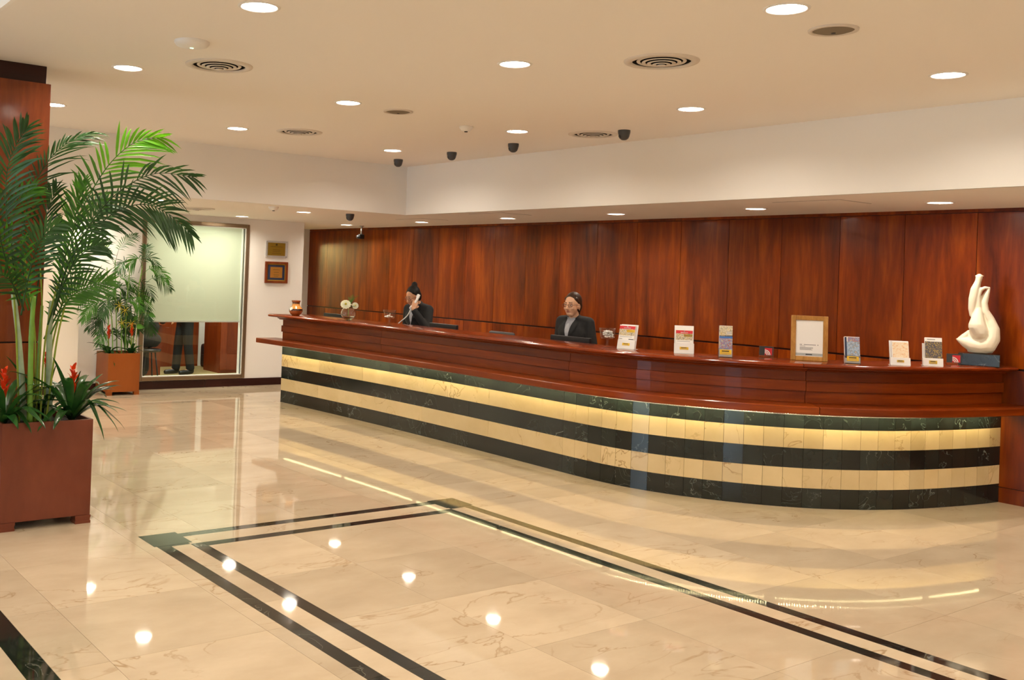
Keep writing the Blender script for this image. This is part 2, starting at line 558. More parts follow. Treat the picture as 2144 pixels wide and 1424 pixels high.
# general tiles around the framed panel
tiles(TX0, BX[0], BY[7], TY1, -4.74, 3.91)
tiles(BX[0], TX1, BY[7], TY1, -4.74, 3.91)
tiles(TX0, BX[0], BY[0], BY[7], -4.74, 3.45)
tiles(TX0, TX1, 1.275, BY[0], -5.51, 1.505)
tiles(BX[3], TX1, BY[3], BY[4], -4.74, 3.18)
for a, b, mt, st in ((0, 1, inlay_m, 0.52), (1, 2, floor_m, 0.735), (2, 3, inlay_m, 0.52)):
    band_x(BX[1] if a == 0 else (BX[2] if a == 1 else BX[3]), TX1, BY[a], BY[b], mt, st)
    band_x(BX[1] if a == 2 else (BX[2] if a == 1 else BX[3]), TX1, BY[4+a], BY[4+b], mt, st)
    band_y(BX[a], BX[b], BY[1] if a == 0 else (BY[2] if a == 1 else BY[2]), BY[6] if a == 0 else BY[5], mt, st)
tile(BX[0], BX[1], BY[0], BY[1], inlay_m, 'inlay_strip'); tile(BX[0], BX[1], BY[6], BY[7], inlay_m, 'inlay_strip')
tile(BX[1], BX[2], BY[1], BY[2], inlay_m, 'inlay_strip'); tile(BX[1], BX[2], BY[5], BY[6], inlay_m, 'inlay_strip')
for a, b, c, d in blk:
    block('inlay_block', (a, c, -0.006), (b, d, 0.0006), inlay_m, floor)
# neighbouring panel towards the viewer
band_x(TX0, TX1, 1.16, 1.275, inlay_m, 0.52, -4.55)
band_x(TX0, TX1, 1.03, 1.16, floor_m, 0.735)
band_x(TX0, TX1, 0.93, 1.03, inlay_m, 0.52, -4.55)
tiles(TX0, TX1, TY0, 0.93, -4.74, 0.93)
# paving outside the view
for a, b, c, d in ((TX1, XE, YFR, YA), (TX0, TX1, YFR, TY0)):
    tile(a, b, c, d, floor_m, 'floor_slab')

# ------------------------------------------------------------------ ceiling with openings for the lamps
MAIN = [(543, 14), (268, 142), (112, 219), (1647, 18), (1078, 134), (729, 215), (497, 269), (1985, 157), (1447, 228), (1083, 275), (822, 315)]
main_l = [onZ(x, y, ZC) for x, y in MAIN]
main_extra = [V((-2.45, 2.27, ZC)), V((-0.5, 2.27, ZC)), V((1.5, 2.27, ZC)), V((-0.8, 4.1, ZC)), V((1.2, 4.1, ZC)), V((-1.0, 6.03, ZC)), V((1.0, 6.03, ZC))]
SOFF = [(335, 419), (507, 453), (636, 444), (739, 473), (883, 465), (1063, 457), (1290, 448), (1582, 437), (1968, 424)]
soff_l = [onZ(x, y, ZS) for x, y in SOFF]
soff_l[3] = V((-12.55, 8.05, ZS))
soff_hide = onZ(222, 425, ZS); soff_hide = V((-12.25, 4.25, ZS))
soff_extra = [V((-10.35, 2.3, ZS)), V((-12.25, 2.3, ZS)), V((-10.35, 0.3, ZS)), V((-12.25, 0.3, ZS)), V((-2.2, 8.0, ZS)), V((-0.4, 8.0, ZS)), V((1.4, 8.0, ZS))]
office_l = [V((-15.0, 6.6, ZS))]
RL = 0.088


def circ(c, r, n=24):
    return [V((c.x+r*math.cos(2*PI*k/n), c.y+r*math.sin(2*PI*k/n), c.z)) for k in range(n)]


RV = 0.215
VENTS_C = [onZ(459, 137, ZC), onZ(1385, 128, ZC), onZ(627, 276, ZC), onZ(1242, 281, ZC)]
VENTS_S = [onZ(413, 436, ZS)]


def holed(poly, holes, z, vents=()):
    loops = [[V((x, y, z)) for x, y in poly]]+[circ(V((h.x, h.y, z)), RL) for h in holes]+[circ(V((h.x, h.y, z)), RV*0.79, 40) for h in vents]
    flat = [p for l in loops for p in l]
    return flat, [tuple(t) for t in tessellate_polygon(loops)]


mb = MB()
vs, fs = holed([(XF, YCOF), (XE, YCOF), (XE, YF), (XF, YF)], main_l+main_extra, ZC, VENTS_C); mb.add(vs, fs)
mb.box((XF-0.1, YCOF, ZC+0.12), (XE+0.1, YF+0.1, ZC+0.2))
struct(mb.build('ceiling', ceil_m, fix=False), 'cream painted ceiling with recessed lamps')
mb = MB()
sp = [(XF, YFR), (XF, YF), (XE, YF), (XE, YA+0.1), (-15.7, YA+0.1), (-15.7, YFR)]
vs, fs = holed(sp, soff_l+[soff_hide]+soff_extra+office_l, ZS, VENTS_S); mb.add(vs, fs)
mb.prism([(XF-0.06, YFR), (XF-0.06, YF+0.06), (XE, YF+0.06), (XE, YA+0.1), (-15.7, YA+0.1), (-15.7, YFR)], ZS+0.12, ZS+0.2)
struct(mb.build('ceiling.001', ceil_m, fix=False), 'lowered cream soffit along the two walls')
struct(MB().box((XF-0.02, YF, ZS-0.0), (XE, YF+0.02, ZC+0.12)).build('trim_1', paint), 'white fascia above the reception counter')
struct(MB().box((XF-0.02, YFR, ZS-0.0), (XF, YF+0.02, ZC+0.12)).build('trim_2', paint), 'white fascia above the glazed office wall')
struct(MB().box((XF, YCOF-0.02, ZC), (XE, YCOF, ZH+0.1)).build('trim_3', paint), 'white upstand of the raised ceiling')
high_l = [V((x, y, ZH)) for x in (-8, -5.5, -3, -0.5, 2) for y in (0.2, -1.8, -3.8)]
mb = MB(); vs, fs = holed([(XF, YFR), (XE, YFR), (XE, YCOF), (XF, YCOF)], high_l, ZH); mb.add(vs, fs)
mb.box((XF, YFR, ZH+0.12), (XE, YCOF, ZH+0.2))
struct(mb.build('ceiling.002', ceil_m, fix=False), 'raised part of the cream ceiling')

# ------------------------------------------------------------------ walls
wb = struct(MB().box((XB-4, YA+0.012, -0.1), (XE, YA+0.2, ZC)).build('wall_back', wood_dark), 'mahogany panelled wall behind the reception')
xs = [-14.745+0.6*k for k in range(0, 31)]
xs = [-14.75]+[x for x in [-14.16+0.6*k for k in range(30)] if x < XE-0.1]+[XE]
for i in range(len(xs)-1):
    a, b = xs[i]+0.0025, xs[i+1]-0.0025
    block('wall_panel', (a, YA, 1.083), (b, YA+0.02, 2.338), wood_v, wb)
    block('lower_panel', (a, YA, 0.125), (b, YA+0.02, 1.066), wood_v, wb)
    block('top_strip', (a-0.0025, YA, 2.343), (b+0.0025, YA+0.02, ZS), wood_v, wb)
    block('base_strip', (a-0.0025, YA-0.004, 0.0), (b+0.0025, YA+0.02, 0.12), wood_v, wb)

WY0, WY1, WZ0, WZ1 = 5.03, 6.50, 0.165, 2.235      # glazed opening
mb = MB()
mb.box((XB-0.12, YFR, 0), (XB, WY0, ZS)); mb.box((XB-0.12, WY1, 0), (XB, 7.46, ZS))
mb.box((XB-0.12, WY0, 0), (XB, WY1, WZ0)); mb.box((XB-0.12, WY0, WZ1), (XB, WY1, ZS))
wl = struct(mb.build('wall_left', paint), 'white wall with the glazed office front')
struct(MB().box((XB, 2.2, 0.0), (XB+0.16, 4.12, ZS)).build('wall_left.001', cream), 'cream wall pier beside the far planter')
bb = struct(MB().bbox((XB, 4.12, 0), (XB+0.018, 5.95, 0.105), 0.004).build('baseboard_left', wood_dark), 'dark wooden baseboard')
struct(MB().bbox((XB, 5.955, 0), (XB+0.018, 7.46, 0.105), 0.004).build('baseboard_left.001', wood_dark), 'dark wooden baseboard beside the counter')
struct(MB().bbox((XB+0.16, 2.2, 0), (XB+0.178, 4.12, 0.105), 0.004).build('baseboard_left.002', wood_dark), 'dark wooden baseboard of the pier')
struct(MB().box((-15.6, 7.40, 0), (XB-0.12, 7.46, ZS)).build('wall_partition', paint), 'white partition of the office')
mb = MB()
mb.box((-14.87, 7.46, 0), (-14.75, 7.62, ZS)); mb.box((-14.87, 8.50, 0), (-14.75, YA+0.02, ZS)); mb.box((-14.87, 7.62, 2.12), (-14.75, 8.50, ZS))
struct(mb.build('wall_passage', paint), 'white end wall of the passage with a doorway')
mb = MB().box((-16.8, 7.2, 0), (-16.7, 9.2, ZS)).box((-16.8, 9.1, 0), (-14.87, 9.2, ZS)).box((-16.8, 7.3, 0), (-15.72, 7.4, ZS)).box((-16.8, 7.3, ZS), (-14.87, 9.2, ZS+0.1))
struct(mb.build('wall_far', paint), 'white walls of the room behind the passage')
struct(MB().box((-15.72, 3.4, 0), (-15.6, 7.46, ZS)).build('wall_office', paint), 'pale back wall of the office')
struct(MB().box((-15.6, 3.4, 0), (XB-0.12, 3.5, ZS)).build('wall_office.001', paint), 'side wall of the office')
of = struct(MB().box((-15.6, 3.5, -0.005), (XB-0.12, 7.4, 0.0015)).build('floor.001', office_fl), 'olive carpeted office floor')
struct(MB().box((-16.7, 7.46, -0.005), (XB, YA, 0.0012)).build('floor.002', floor_m), 'marble floor of the passage')
# walls outside the view: glazed street front, side wall
mb = MB()
segs = [(-9.69, -9.4), (-6.2, 2.3), (3.5, XE)]
for a, b in segs: mb.box((a, YFR-0.15, 0), (b, YFR, ZH+0.1))
mb.box((-9.4, YFR-0.15, 2.75), (-6.2, YFR, ZH+0.1)); mb.box((2.3, YFR-0.15, 2.3), (3.5, YFR, ZH+0.1))
mb.box((-15.7, YFR-0.15, 0), (-9.69, YFR, ZH+0.1))
wf = struct(mb.build('wall_front', paint), 'white street wall behind the viewer')
struct(MB().box((XE, YFR-0.15, 0), (XE+0.15, YA+0.2, ZH+0.1)).build('wall_right', paint), 'white side wall behind the viewer')
for i, (a, b, h) in enumerate(((-9.4, -6.2, 2.75), (2.3, 3.5, 2.3))):
    n = 2 if i == 0 else 1
    w = struct(empty('window_%d' % (i+2), (a, YFR, 0)), 'tall glazed street window' if i == 0 else 'glazed entrance door')
    for k in range(n+1):
        x = (b-a)*k/n
        MB().box((x-0.03, -0.1, 0), (x+0.03, -0.02, h)).build('mullion', bronze, w)
    for k in range(n):
        MB().box(((b-a)*k/n+0.03, -0.065, 0.03), ((b-a)*(k+1)/n-0.03, -0.055, h)).build('pane', pane, w)

# ------------------------------------------------------------------ glazed office front
w1 = struct(empty('window_1', (XB, 0, 0)), 'bronze framed office window with a half lowered blind')
fo = 0.052
for nme, a, b in (('frame_side', (-0.05, WY0-fo, WZ0-fo), (0.035, WY0, WZ1+fo)), ('frame_side', (-0.05, WY1, WZ0-fo), (0.035, WY1+fo, WZ1+fo)),
                  ('frame_sill', (-0.05, WY0, WZ0-fo), (0.035, WY1, WZ0)), ('frame_head', (-0.05, WY0, WZ1), (0.035, WY1, WZ1+fo))):
    MB().bbox(a, b, 0.006).build(nme, bronze, w1)
for a, b in (((0.0, WY0, WZ0), (0.028, WY0+0.009, WZ1)), ((0.0, WY1-0.009, WZ0), (0.028, WY1, WZ1)), ((0.0, WY0, WZ0), (0.028, WY1, WZ0+0.009)), ((0.0, WY0, WZ1-0.009), (0.028, WY1, WZ1))):
    MB().box(a, b).build('glazing_seal', seal, w1)
MB().box((0.008, WY0+0.009, WZ0+0.009), (0.016, WY1-0.009, WZ1-0.009)).build('pane', pane, w1)
bl = tag(empty('roller_blind', (XB-0.09, 0, 0)), 'pale roller blind lowered two thirds behind the office window', 'blind')
MB().box((-0.002, WY0+0.005, 0.915), (0.0, WY1-0.005, WZ1+0.04)).build('fabric', blind_m, bl)
MB().bbox((-0.012, WY0+0.005, 0.895), (0.010, WY1-0.005, 0.918), 0.004).build('bottom_rail', whitep, bl)
MB().tube([(0.0, WY0, WZ1+0.07), (0.0, WY1, WZ1+0.07)], 0.03, 16).build('roller', whitep, bl, True)

# ------------------------------------------------------------------ recessed lamps
dl0 = empty('downlight')
mb = MB().lathe([(RL, 0.0), (RL*0.97, 0.02), (RL*0.93, 0.034)], 24); mb.build('reflector', refl, dl0, True)
mb = MB().lathe([(RL-0.001, -0.001), (RL+0.004, -0.006), (RL+0.016, -0.003), (RL+0.018, 0.0)], 24); mb.build('trim_ring', whitep, dl0, True)
mb = MB(); mb.add([(0.93*RL*math.cos(2*PI*k/24), 0.93*RL*math.sin(2*PI*k/24), 0.033) for k in range(24)], [tuple(range(23, -1, -1))])
mb.build('diffuser', lampM, dl0, fix=False)
first = [True]


def downlight(p, label, group):
    o = dl0 if first[0] else dup(dl0, p)
    first[0] = False
    o.location = p; tag(o, label, 'ceiling light', group); return o


names = ['ceiling row nearest the plants', 'middle ceiling row', 'ceiling row nearest the counter']
ordn = ['first', 'second', 'third', 'fourth', 'fifth', 'sixth', 'seventh', 'eighth', 'ninth']
rows = [[main_l[i] for i in (2, 1, 0)]+main_extra[:3], [main_l[i] for i in (6, 5, 4, 3)]+main_extra[3:5], [main_l[i] for i in (10, 9, 8, 7)]+main_extra[5:7]]
for r, ps in enumerate(rows):
    for k, p in enumerate(ps):
        downlight(p, 'lit downlight, %s from the far end, %s' % (ordn[k], names[r]), 'main ceiling downlights')
sl = sorted(soff_l[3:], key=lambda p: p.x)
for k, p in enumerate(sl+soff_extra[4:]):
    downlight(p, 'lit soffit downlight along the wood wall, %s from the far end' % ordn[k], 'soffit downlights')
downlight(soff_l[0], 'lit round downlight in the left soffit, near the palm leaf tips', 'soffit downlights')
downlight(soff_l[1], 'lit round downlight in the left soffit, just above the office window', 'soffit downlights')
downlight(soff_l[2], 'lit round downlight in the left soffit, between smoke detector and dome camera', 'soffit downlights')
downlight(soff_hide, 'lit round downlight above the far planter, hidden behind the palm', 'soffit downlights')
for k, p in enumerate(soff_extra[:4]): downlight(p, 'round downlight in the left soffit behind the column', 'soffit downlights behind the column')
for k, p in enumerate(office_l): downlight(p, 'round downlight in the office ceiling behind the blind', 'office downlights')
for k, p in enumerate(high_l): downlight(p, 'round downlight in the raised ceiling behind the viewer', 'raised ceiling downlights')
t = tag(empty('added_panel_light', (-13.55, 5.8, ZS)), 'added office light panel, unseen, brightening the blind from behind', 'ceiling light')  # added unseen light: brightens the blind and the office
MB().bbox((-0.26, -0.56, -0.03), (0.26, 0.56, 0.0), 0.004).build('frame', whitep, t)
MB().add([(-0.24, -0.54, -0.0305), (0.24, -0.54, -0.0305), (0.24, 0.54, -0.0305), (-0.24, 0.54, -0.0305)], [(3, 2, 1, 0)]).build('diffuser', emit('panel_glow', (1.0, 0.98, 0.84), 18.0), t, fix=False)
t = tag(empty('wall_lamp', (-16.66, 8.0, 2.1)), 'lamp tube in the room behind the passage', 'lamp')
MB().bbox((-0.03, -0.45, -0.05), (0.0, 0.45, 0.05), 0.006).build('housing', whitep, t)
MB().tube([(0.03, -0.42, 0), (0.03, 0.42, 0)], 0.02, 12).build('tube', emit('tube_glow', (1.0, 0.80, 0.30), 150.0), t, True)

# ------------------------------------------------------------------ ceiling fittings
def vent(p, R, label):
    t = tag(empty('air_vent', p), label, 'air vent', 'round ceiling vents')
    MB().lathe([(R, 0.0), (R*0.985, -0.006), (R*0.80, -0.012), (R*0.775, -0.004), (R*0.775, 0.0)], 48).build('rim', ventm, t, True)
    MB().lathe([(R*0.785, 0.0), (R*0.785, 0.10), (0.0005, 0.10)], 40).build('duct', ventdark, t)
    for k_, q in enumerate((0.66, 0.52, 0.38, 0.24)):
        z_ = -0.001-0.0065*k_
        MB().lathe([(R*q, z_), (R*(q-0.02), z_-0.004), (R*(q-0.098), z_-0.0005), (R*(q-0.098), z_+0.001), (R*(q-0.02), z_-0.0015), (R*q, z_+0.0015)], 40, closed=True).build('cone_ring', ventm, t, True)
    MB().lathe([(0.0001, -0.031), (R*0.10, -0.030), (R*0.12, -0.026), (R*0.10, -0.022), (0.0001, -0.022)], 24).build('centre_cap', ventm, t, True)


vent(onZ(459, 137, ZC), 0.215, 'round ceiling vent beside the white disc at upper left')
vent(onZ(1385, 128, ZC), 0.215, 'round ceiling vent at upper right below the ceiling speaker')
vent(onZ(627, 276, ZC), 0.215, 'round ceiling vent above the left fascia, between two downlights')
vent(onZ(1242, 281, ZC), 0.215, 'round ceiling vent above the counter fascia, left of a dome camera')
vent(onZ(413, 436, ZS), 0.215, 'round vent in the left soffit above the office window')


def ceil_speaker(p, R, label):
    t = tag(empty('ceiling_speaker', p), label, 'speaker', 'ceiling speakers')
    MB().lathe([(R, 0.0), (R*0.99, -0.008), (R*0.84, -0.010), (R*0.82, -0.003)], 40).build('rim', ventm, t, True)
    MB().lathe([(R*0.83, -0.003), (R*0.6, -0.012), (R*0.25, -0.017), (0.0005, -0.018)], 40).build('grille', spk, t, True)
    MB().lathe([(0.012, -0.017), (0.010, -0.021), (0.0003, -0.021)], 12).build('sensor', blackp, t, True)


ceil_speaker(onZ(1745, 62, ZC), 0.118, 'large round grey ceiling speaker at upper right')
ceil_speaker(onZ(834, 233, ZC), 0.118, 'small looking round ceiling speaker above the middle of the counter')


def smoke(p, label):
    t = tag(empty('smoke_detector', p), label, 'smoke detector', 'smoke detectors')
    MB().lathe([(0.058, 0.0), (0.058, -0.014), (0.052, -0.02), (0.042, -0.036), (0.022, -0.042), (0.0004, -0.043)], 28).build('housing', whitep, t, True)
    MB().lathe([(0.016, -0.042), (0.014, -0.049), (0.0004, -0.05)], 16).build('sensor', blackp, t, True)


smoke(onZ(976, 265, ZC), 'white smoke detector on the main ceiling')
smoke(onZ(573, 433, ZS), 'white smoke detector on the left soffit')
t = tag(empty('wireless_access_point', onZ(402, 87, ZC)), 'white disc with a green light on the ceiling at upper left', 'access point')
MB().lathe([(0.10, 0.0), (0.10, -0.012), (0.088, -0.026), (0.05, -0.036), (0.0005, -0.038)], 36).build('housing', whitep, t, True)
MB().lathe([(0.012, -0.037), (0.010, -0.0395), (0.0003, -0.0395)], 16).build('status_light', emit('green_led', (0.4, 1.0, 0.55), 1.5), t, True)


def dome(p, rz, label):
    t = tag(empty('dome_camera', p, rz), label, 'security camera', 'dome cameras')
    MB().lathe([(0.052, 0.0), (0.052, -0.018), (0.049, -0.034)], 24).build('base', greyp, t, True)
    MB().lathe([(0.048, -0.030), (0.045, -0.050), (0.036, -0.070), (0.02, -0.082), (0.0004, -0.085)], 24).build('eyeball', greyp, t, True)
    mb = MB().lathe([(0.017, 0.0), (0.017, 0.006), (0.0003, 0.007)], 16)
    mb.xf(Matrix.Translation((0.036, 0, -0.055)) @ Matrix.Rotation(math.radians(115), 4, 'Y')); mb.build('lens', blackp, t, True)


for (x, y), z, lb in (((834, 334), ZC, 'dark dome camera on the ceiling at the inner fascia corner'), ((946, 319), ZC, 'dark dome camera, second from the inner fascia corner'),
                      ((1075, 301), ZC, 'dark dome camera below a downlight, third from the fascia corner'), ((1307, 273), ZC, 'dark dome camera on the ceiling right of a round vent'),
                      ((733, 448), ZS, 'dark dome camera on the lowered soffit'), ((99, 438), ZS, 'dark dome camera beside the wooden column')):
    p = onZ(x, y, z)
    if x == 99: p = V((-12.3, onX(99, 438, -12.3).y, ZS))
    dome(p, math.radians(-110), lb)
t = tag(empty('hanging_camera', (-12.52, 8.3, ZS)), 'small black camera hanging on a steel arm before the wood wall', 'security camera')
MB().lathe([(0.035, 0.0), (0.035, -0.012), (0.0004, -0.013)], 20).build('mount', steel, t, True)
MB().tube([(0, 0, -0.01), (0, 0, -0.13)], 0.014, 12).build('arm', steel, t, True)
MB().bbox((-0.03, -0.05, -0.20), (0.03, 0.04, -0.13), 0.012).build('housing', blackp, t)
mb = MB().lathe([(0.024, 0.0), (0.024, 0.03), (0.0003, 0.031)], 16); mb.xf(Matrix.Translation((0, -0.045, -0.17)) @ Matrix.Rotation(PI/2, 4, 'X')); mb.build('lens', blackp, t, True)


def hatch(x0, x1, y0, y1, label):
    t = tag(empty('access_hatch', (0, 0, ZS)), label, 'access hatch')
    g = 0.006
    mb = MB()
    mb.box((x0, y0, -0.0012), (x1, y0+g, 0.0)); mb.box((x0, y1-g, -0.0012), (x1, y1, 0.0)); mb.box((x0, y0, -0.0012), (x0+g, y1, 0.0)); mb.box((x1-g, y0, -0.0012), (x1, y1, 0.0))
    mb.build('shadow_gap', greyp, t)
    MB().box((x0+g, y0+g, -0.002), (x1-g, y1-g, 0.0)).build('leaf', ceil_m, t)


hatch(-5.0, -4.4, 7.42, 7.88, 'access hatch in the soffit between the two right downlights')
hatch(-8.75, -8.2, 7.25, 7.70, 'access hatch in the soffit near the middle of the counter')
hatch(-10.6, -10.0, 7.55, 7.95, 'access hatch in the soffit behind the inner fascia corner')

# ------------------------------------------------------------------ wooden column at the left edge
colm = struct(empty('column', (-7.0, 1.6, 0)), 'tall wooden column at the left edge')
CXF, CYR = -6.73, 1.953
for z0, z1 in ((0.0, 1.115), (1.125, 2.83)):
    MB().bbox((CXF-0.6+7.0, 0.95-1.6, z0), (CXF+7.0, CYR-1.6, z1), 0.003).build('veneer_panel', wood_col, colm)
MB().box((CXF-0.58+7.0, 0.97-1.6, 0.0), (CXF-0.02+7.0, CYR-0.02-1.6, 2.83)).build('core', wood_dark, colm)
MB().bbox((CXF-0.56+7.0, 0.99-1.6, 2.83), (CXF-0.035+7.0, CYR-0.022-1.6, ZC), 0.003).build('capital', wood_dark, colm)

# ------------------------------------------------------------------ reception counter
PATH = catmull([(-11.07, 6.205, 0), (-9.98, 6.255, 0), (-8.82, 6.285, 0), (-7.48, 6.285, 0), (-6.6, 6.27, 0), (-6.18, 6.262, 0), (-5.82, 6.265, 0), (-5.54, 6.297, 0), (-5.30, 6.36, 0), (-5.08, 6.45, 0),
                (-4.836, 6.585, 0), (-4.56, 6.787, 0), (-4.315, 7.035, 0), (-4.11, 7.345, 0), (-3.945, 7.72, 0), (-3.82, 8.19, 0), (-3.755, 8.52, 0), (-3.73, 8.715, 0)], 14)
LEN = [0.0]
for i in range(1, len(PATH)): LEN.append(LEN[-1]+(PATH[i]-PATH[i-1]).length)
TOT = LEN[-1]


def at_s(s):
    """point and outward normal of the counter front at arc length s (runs on straight beyond the left end)"""
    if s <= 0:
        t = (PATH[2]-PATH[0]).normalized(); p = PATH[0]+t*s
    else:
        s = min(s, TOT)
        i = max(k for k in range(len(LEN)) if LEN[k] <= s+1e-9); i = min(i, len(PATH)-2)
        f = (s-LEN[i])/(LEN[i+1]-LEN[i]); p = PATH[i].lerp(PATH[i+1], f)
        a, b = PATH[max(i-1, 0)], PATH[min(i+2, len(PATH)-1)]
        t = (b-a).normalized()
    return p, V((t.y, -t.x, 0))


def s_of_px(x, y, z=0.0):
    q = onZ(x, y, z); q.z = 0
    return min(((PATH[i]-q).length, LEN[i]) for i in range(len(PATH)))[1]


def sweep(prof, s0, s1, step=0.12, wall=False):
    """prof: closed list of (outward offset, z); swept from s0 to s1"""
    n = max(1, int(math.ceil((s1-s0)/step))); vs = []; fs = []; k = len(prof)
    for i in range(n+1):
        p, nn = at_s(s0+(s1-s0)*i/n)
        for o, z in prof:
            q = p+nn*o
            if q.y > YA-0.004: q = V((q.x, YA-0.004, 0))
            vs.append(V((q.x, q.y, z)))
    for i in range(n):
        for j in range(k):
            fs.append((i*k+j, i*k+(j+1) % k, (i+1)*k+(j+1) % k, (i+1)*k+j))
    fs.append(tuple(range(k-1, -1, -1))); fs.append(tuple(n*k+j for j in range(k)))
    return MB().add(vs, fs)


def rect(o0, o1, z0, z1): return [(o0, z0), (o1, z0), (o1, z1), (o0, z1)]


counter = tag(empty('reception_counter', (-8.0, 6.3, 0)), 'long curved mahogany reception counter with striped black and cream marble front', 'counter')


def cpart(mb, name, mat, smooth=False, parent=None):
    o = mb.build(name, mat, parent or counter)
    if parent is None or parent is counter: o.location = (8.0, -6.3, 0)
    return auto_smooth(o) if smooth else o


big_d = [0.0]+[s_of_px(*p) for p in ((690, 865), (819, 894.5), (979, 937), (1177, 988.5))]
big_b = [0.0]+[s_of_px(*p) for p in ((663, 859), (763, 882), (884, 911), (1024, 948))]+[big_d[-1]]
nsm = 27
small = [big_d[-1]+(TOT-big_d[-1])*k/nsm for k in range(1, nsm+1)]
gp = 0.0012
for r in range(5):
    z0, z1 = 0.15*r, 0.15*(r+1)
    dark = r % 2 == 0
    js = (big_d if dark else big_b)+small
    for i in range(len(js)-1):
        mb = sweep(rect(-0.022, 0.0, z0+gp/2, z1-gp/2-(0.014 if r == 4 else 0)), js[i]+gp, js[i+1]-gp, 0.15)
        cpart(mb, 'marble_tile', green_m if dark else beige)
# left end cheek tiles
for r in range(5):
    p, n = at_s(0.0); t = V((-n.y, n.x, 0))
    mb = sweep(rect(-0.42, -0.024, 0.15*r+gp/2, 0.15*(r+1)-gp/2), 0.0, 0.02)
    cpart(mb, 'end_tile', green_m if r % 2 == 0 else beige)
cpart(sweep(rect(-0.40, -0.023, 0.0, 1.03), 0.022, TOT-0.01), 'carcass', wood_dark)
# row of small lamps under the ledge
mb = MB(); cb_ = MB()


def strip_box(m_, s, ln, o0, o1, z0, z1):
    p, n = at_s(s); t = V((-n.y, n.x, 0))
    q4 = [p-t*ln/2+n*o0, p+t*ln/2+n*o0, p+t*ln/2+n*o1, p-t*ln/2+n*o1]
    m_.add([(v.x, v.y, z0) for v in q4]+[(v.x, v.y, z1) for v in q4], [(3, 2, 1, 0), (4, 5, 6, 7), (0, 1, 5, 4), (1, 2, 6, 5), (2, 3, 7, 6), (3, 0, 4, 7)])


s = 0.03
while s < TOT-0.12:
    if (s % 1.35) < 1.28:
        strip_box(mb, s, 0.007, 0.0675, 0.0725, 0.7155, 0.718)
    strip_box(cb_, s+0.009, 0.0166, 0.0745, 0.0775, 0.7095, 0.7182)
    s += 0.018
o = cpart(cb_, 'added_light_shield', whitep); o['kind'] = 'stuff'  # slotted skirt, added to dim the strip's reflection in the floor
o = cpart(mb, 'light_strip', ledM); o['kind'] = 'stuff'
cpart(sweep(rect(0.060, 0.080, 0.718, 0.7365), 0.02, TOT-0.1), 'light_channel', whitep)
# ledge
LJ = [-0.21]+[s_of_px(x, y, 0.795) for x, y in ((781, 749), (1140, 802), (1707, 849))]+[TOT]
ledge_prof = [(-0.03, 0.737), (0.255, 0.737), (0.262, 0.742), (0.262, 0.790), (0.256, 0.796), (-0.03, 0.796)]
for i in range(4):
    cpart(sweep(ledge_prof, LJ[i]+0.0008, LJ[i+1]-0.0008, 0.1), 'ledge', wood_h, True)
# upper front: panels, raised band, crown, top
PJ = [-0.005]+[s_of_px(x, y, 0.8) for x, y in ((818, 737), (1178, 797), (1690, 843))]+[TOT]
for i in range(4):
    a, b = PJ[i]+0.0015, PJ[i+1]-0.0015
    cpart(sweep(rect(-0.03, 0.0, 0.797, 0.884), a, b, 0.12), 'lower_front_panel', wood_h)
    cpart(sweep([(-0.03, 0.8845), (0.012, 0.8845), (0.014, 0.8865), (0.014, 0.961), (0.012, 0.963), (-0.03, 0.963)], a-(0.012 if i == 0 else 0), b, 0.12), 'raised_band', wood_h)
    cpart(sweep(rect(-0.03, 0.0, 0.9635, 1.035), a, b, 0.12), 'upper_front_panel', wood_h)
crown = [(-0.03, 1.034), (0.004, 1.034), (0.022, 1.037), (0.026, 1.046), (0.040, 1.048), (0.050, 1.056), (0.052, 1.064), (0.070, 1.066), (-0.03, 1.066)]
TJ = [-0.17]+[s_of_px(x, y, 1.1) for x, y in ((808, 686), (1168, 728), (1692, 764))]+[TOT]
topp = [(-0.40, 1.0665), (0.105, 1.0665), (0.118, 1.071), (0.124, 1.079), (0.124, 1.087), (0.118, 1.095), (0.105, 1.100), (-0.40, 1.100)]
for i in range(4):
    cpart(sweep(crown, (PJ[i] if i else -0.06)+0.0008, PJ[i+1]-0.0008, 0.1), 'crown_moulding', wood_h, True)
    cpart(sweep(topp, TJ[i]+0.0006, TJ[i+1]-0.0006, 0.08), 'counter_top', wood_top, True)
# wider top at the right end, where the sculpture stands
CT = 1.100

# staff desk behind the counter
desk = tag(empty('staff_desk', (-8.2, 6.95, 0)), 'long staff desk hidden behind the reception counter', 'desk')
MB().bbox((-2.9, -0.24, 0.72), (2.4, 0.06, 0.75), 0.004).build('desk_top', wood_h, desk)
for x in (-2.7, -0.9, 0.9, 2.3): MB().box((x-0.02, -0.22, 0.0), (x+0.02, 0.04, 0.72)).build('side_panel', wood_h, desk)

# ------------------------------------------------------------------ monitors seen from behind
def monitor(x, y, ztop, w, label, rz=0.0, tilt=0.0):
    t = tag(empty('monitor', (x, y, 0.75), rz), label, 'monitor', 'monitors behind the counter')
    h = 0.31; zt = ztop-0.75
    MB().bbox((-w/2, -0.018, zt-h), (w/2, 0.018, zt), 0.006).build('screen_housing', blackp, t)
    MB().box((-w/2+0.012, 0.0182, zt-h+0.012), (w/2-0.012, 0.0192, zt-0.012)).build('screen', plain('screen_glow%d' % int(abs(x)), (0.05, 0.06, 0.08), 0.2), t)
    MB().tube([(0, 0.0, zt-h*0.6), (0, 0.0, 0.012)], 0.018, 12).build('stand', blackp, t, True)
    MB().lathe([(0.001, 0.014), (0.10, 0.012), (0.105, 0.0), (0.001, 0.0)], 28).build('foot', blackp, t, True)


def mid_y(px0, px1, Y):
    a, b = onY(*px0, Y), onY(*px1, Y); return (a.x+b.x)/2, (a.z+b.z)/2, abs(b.x-a.x)


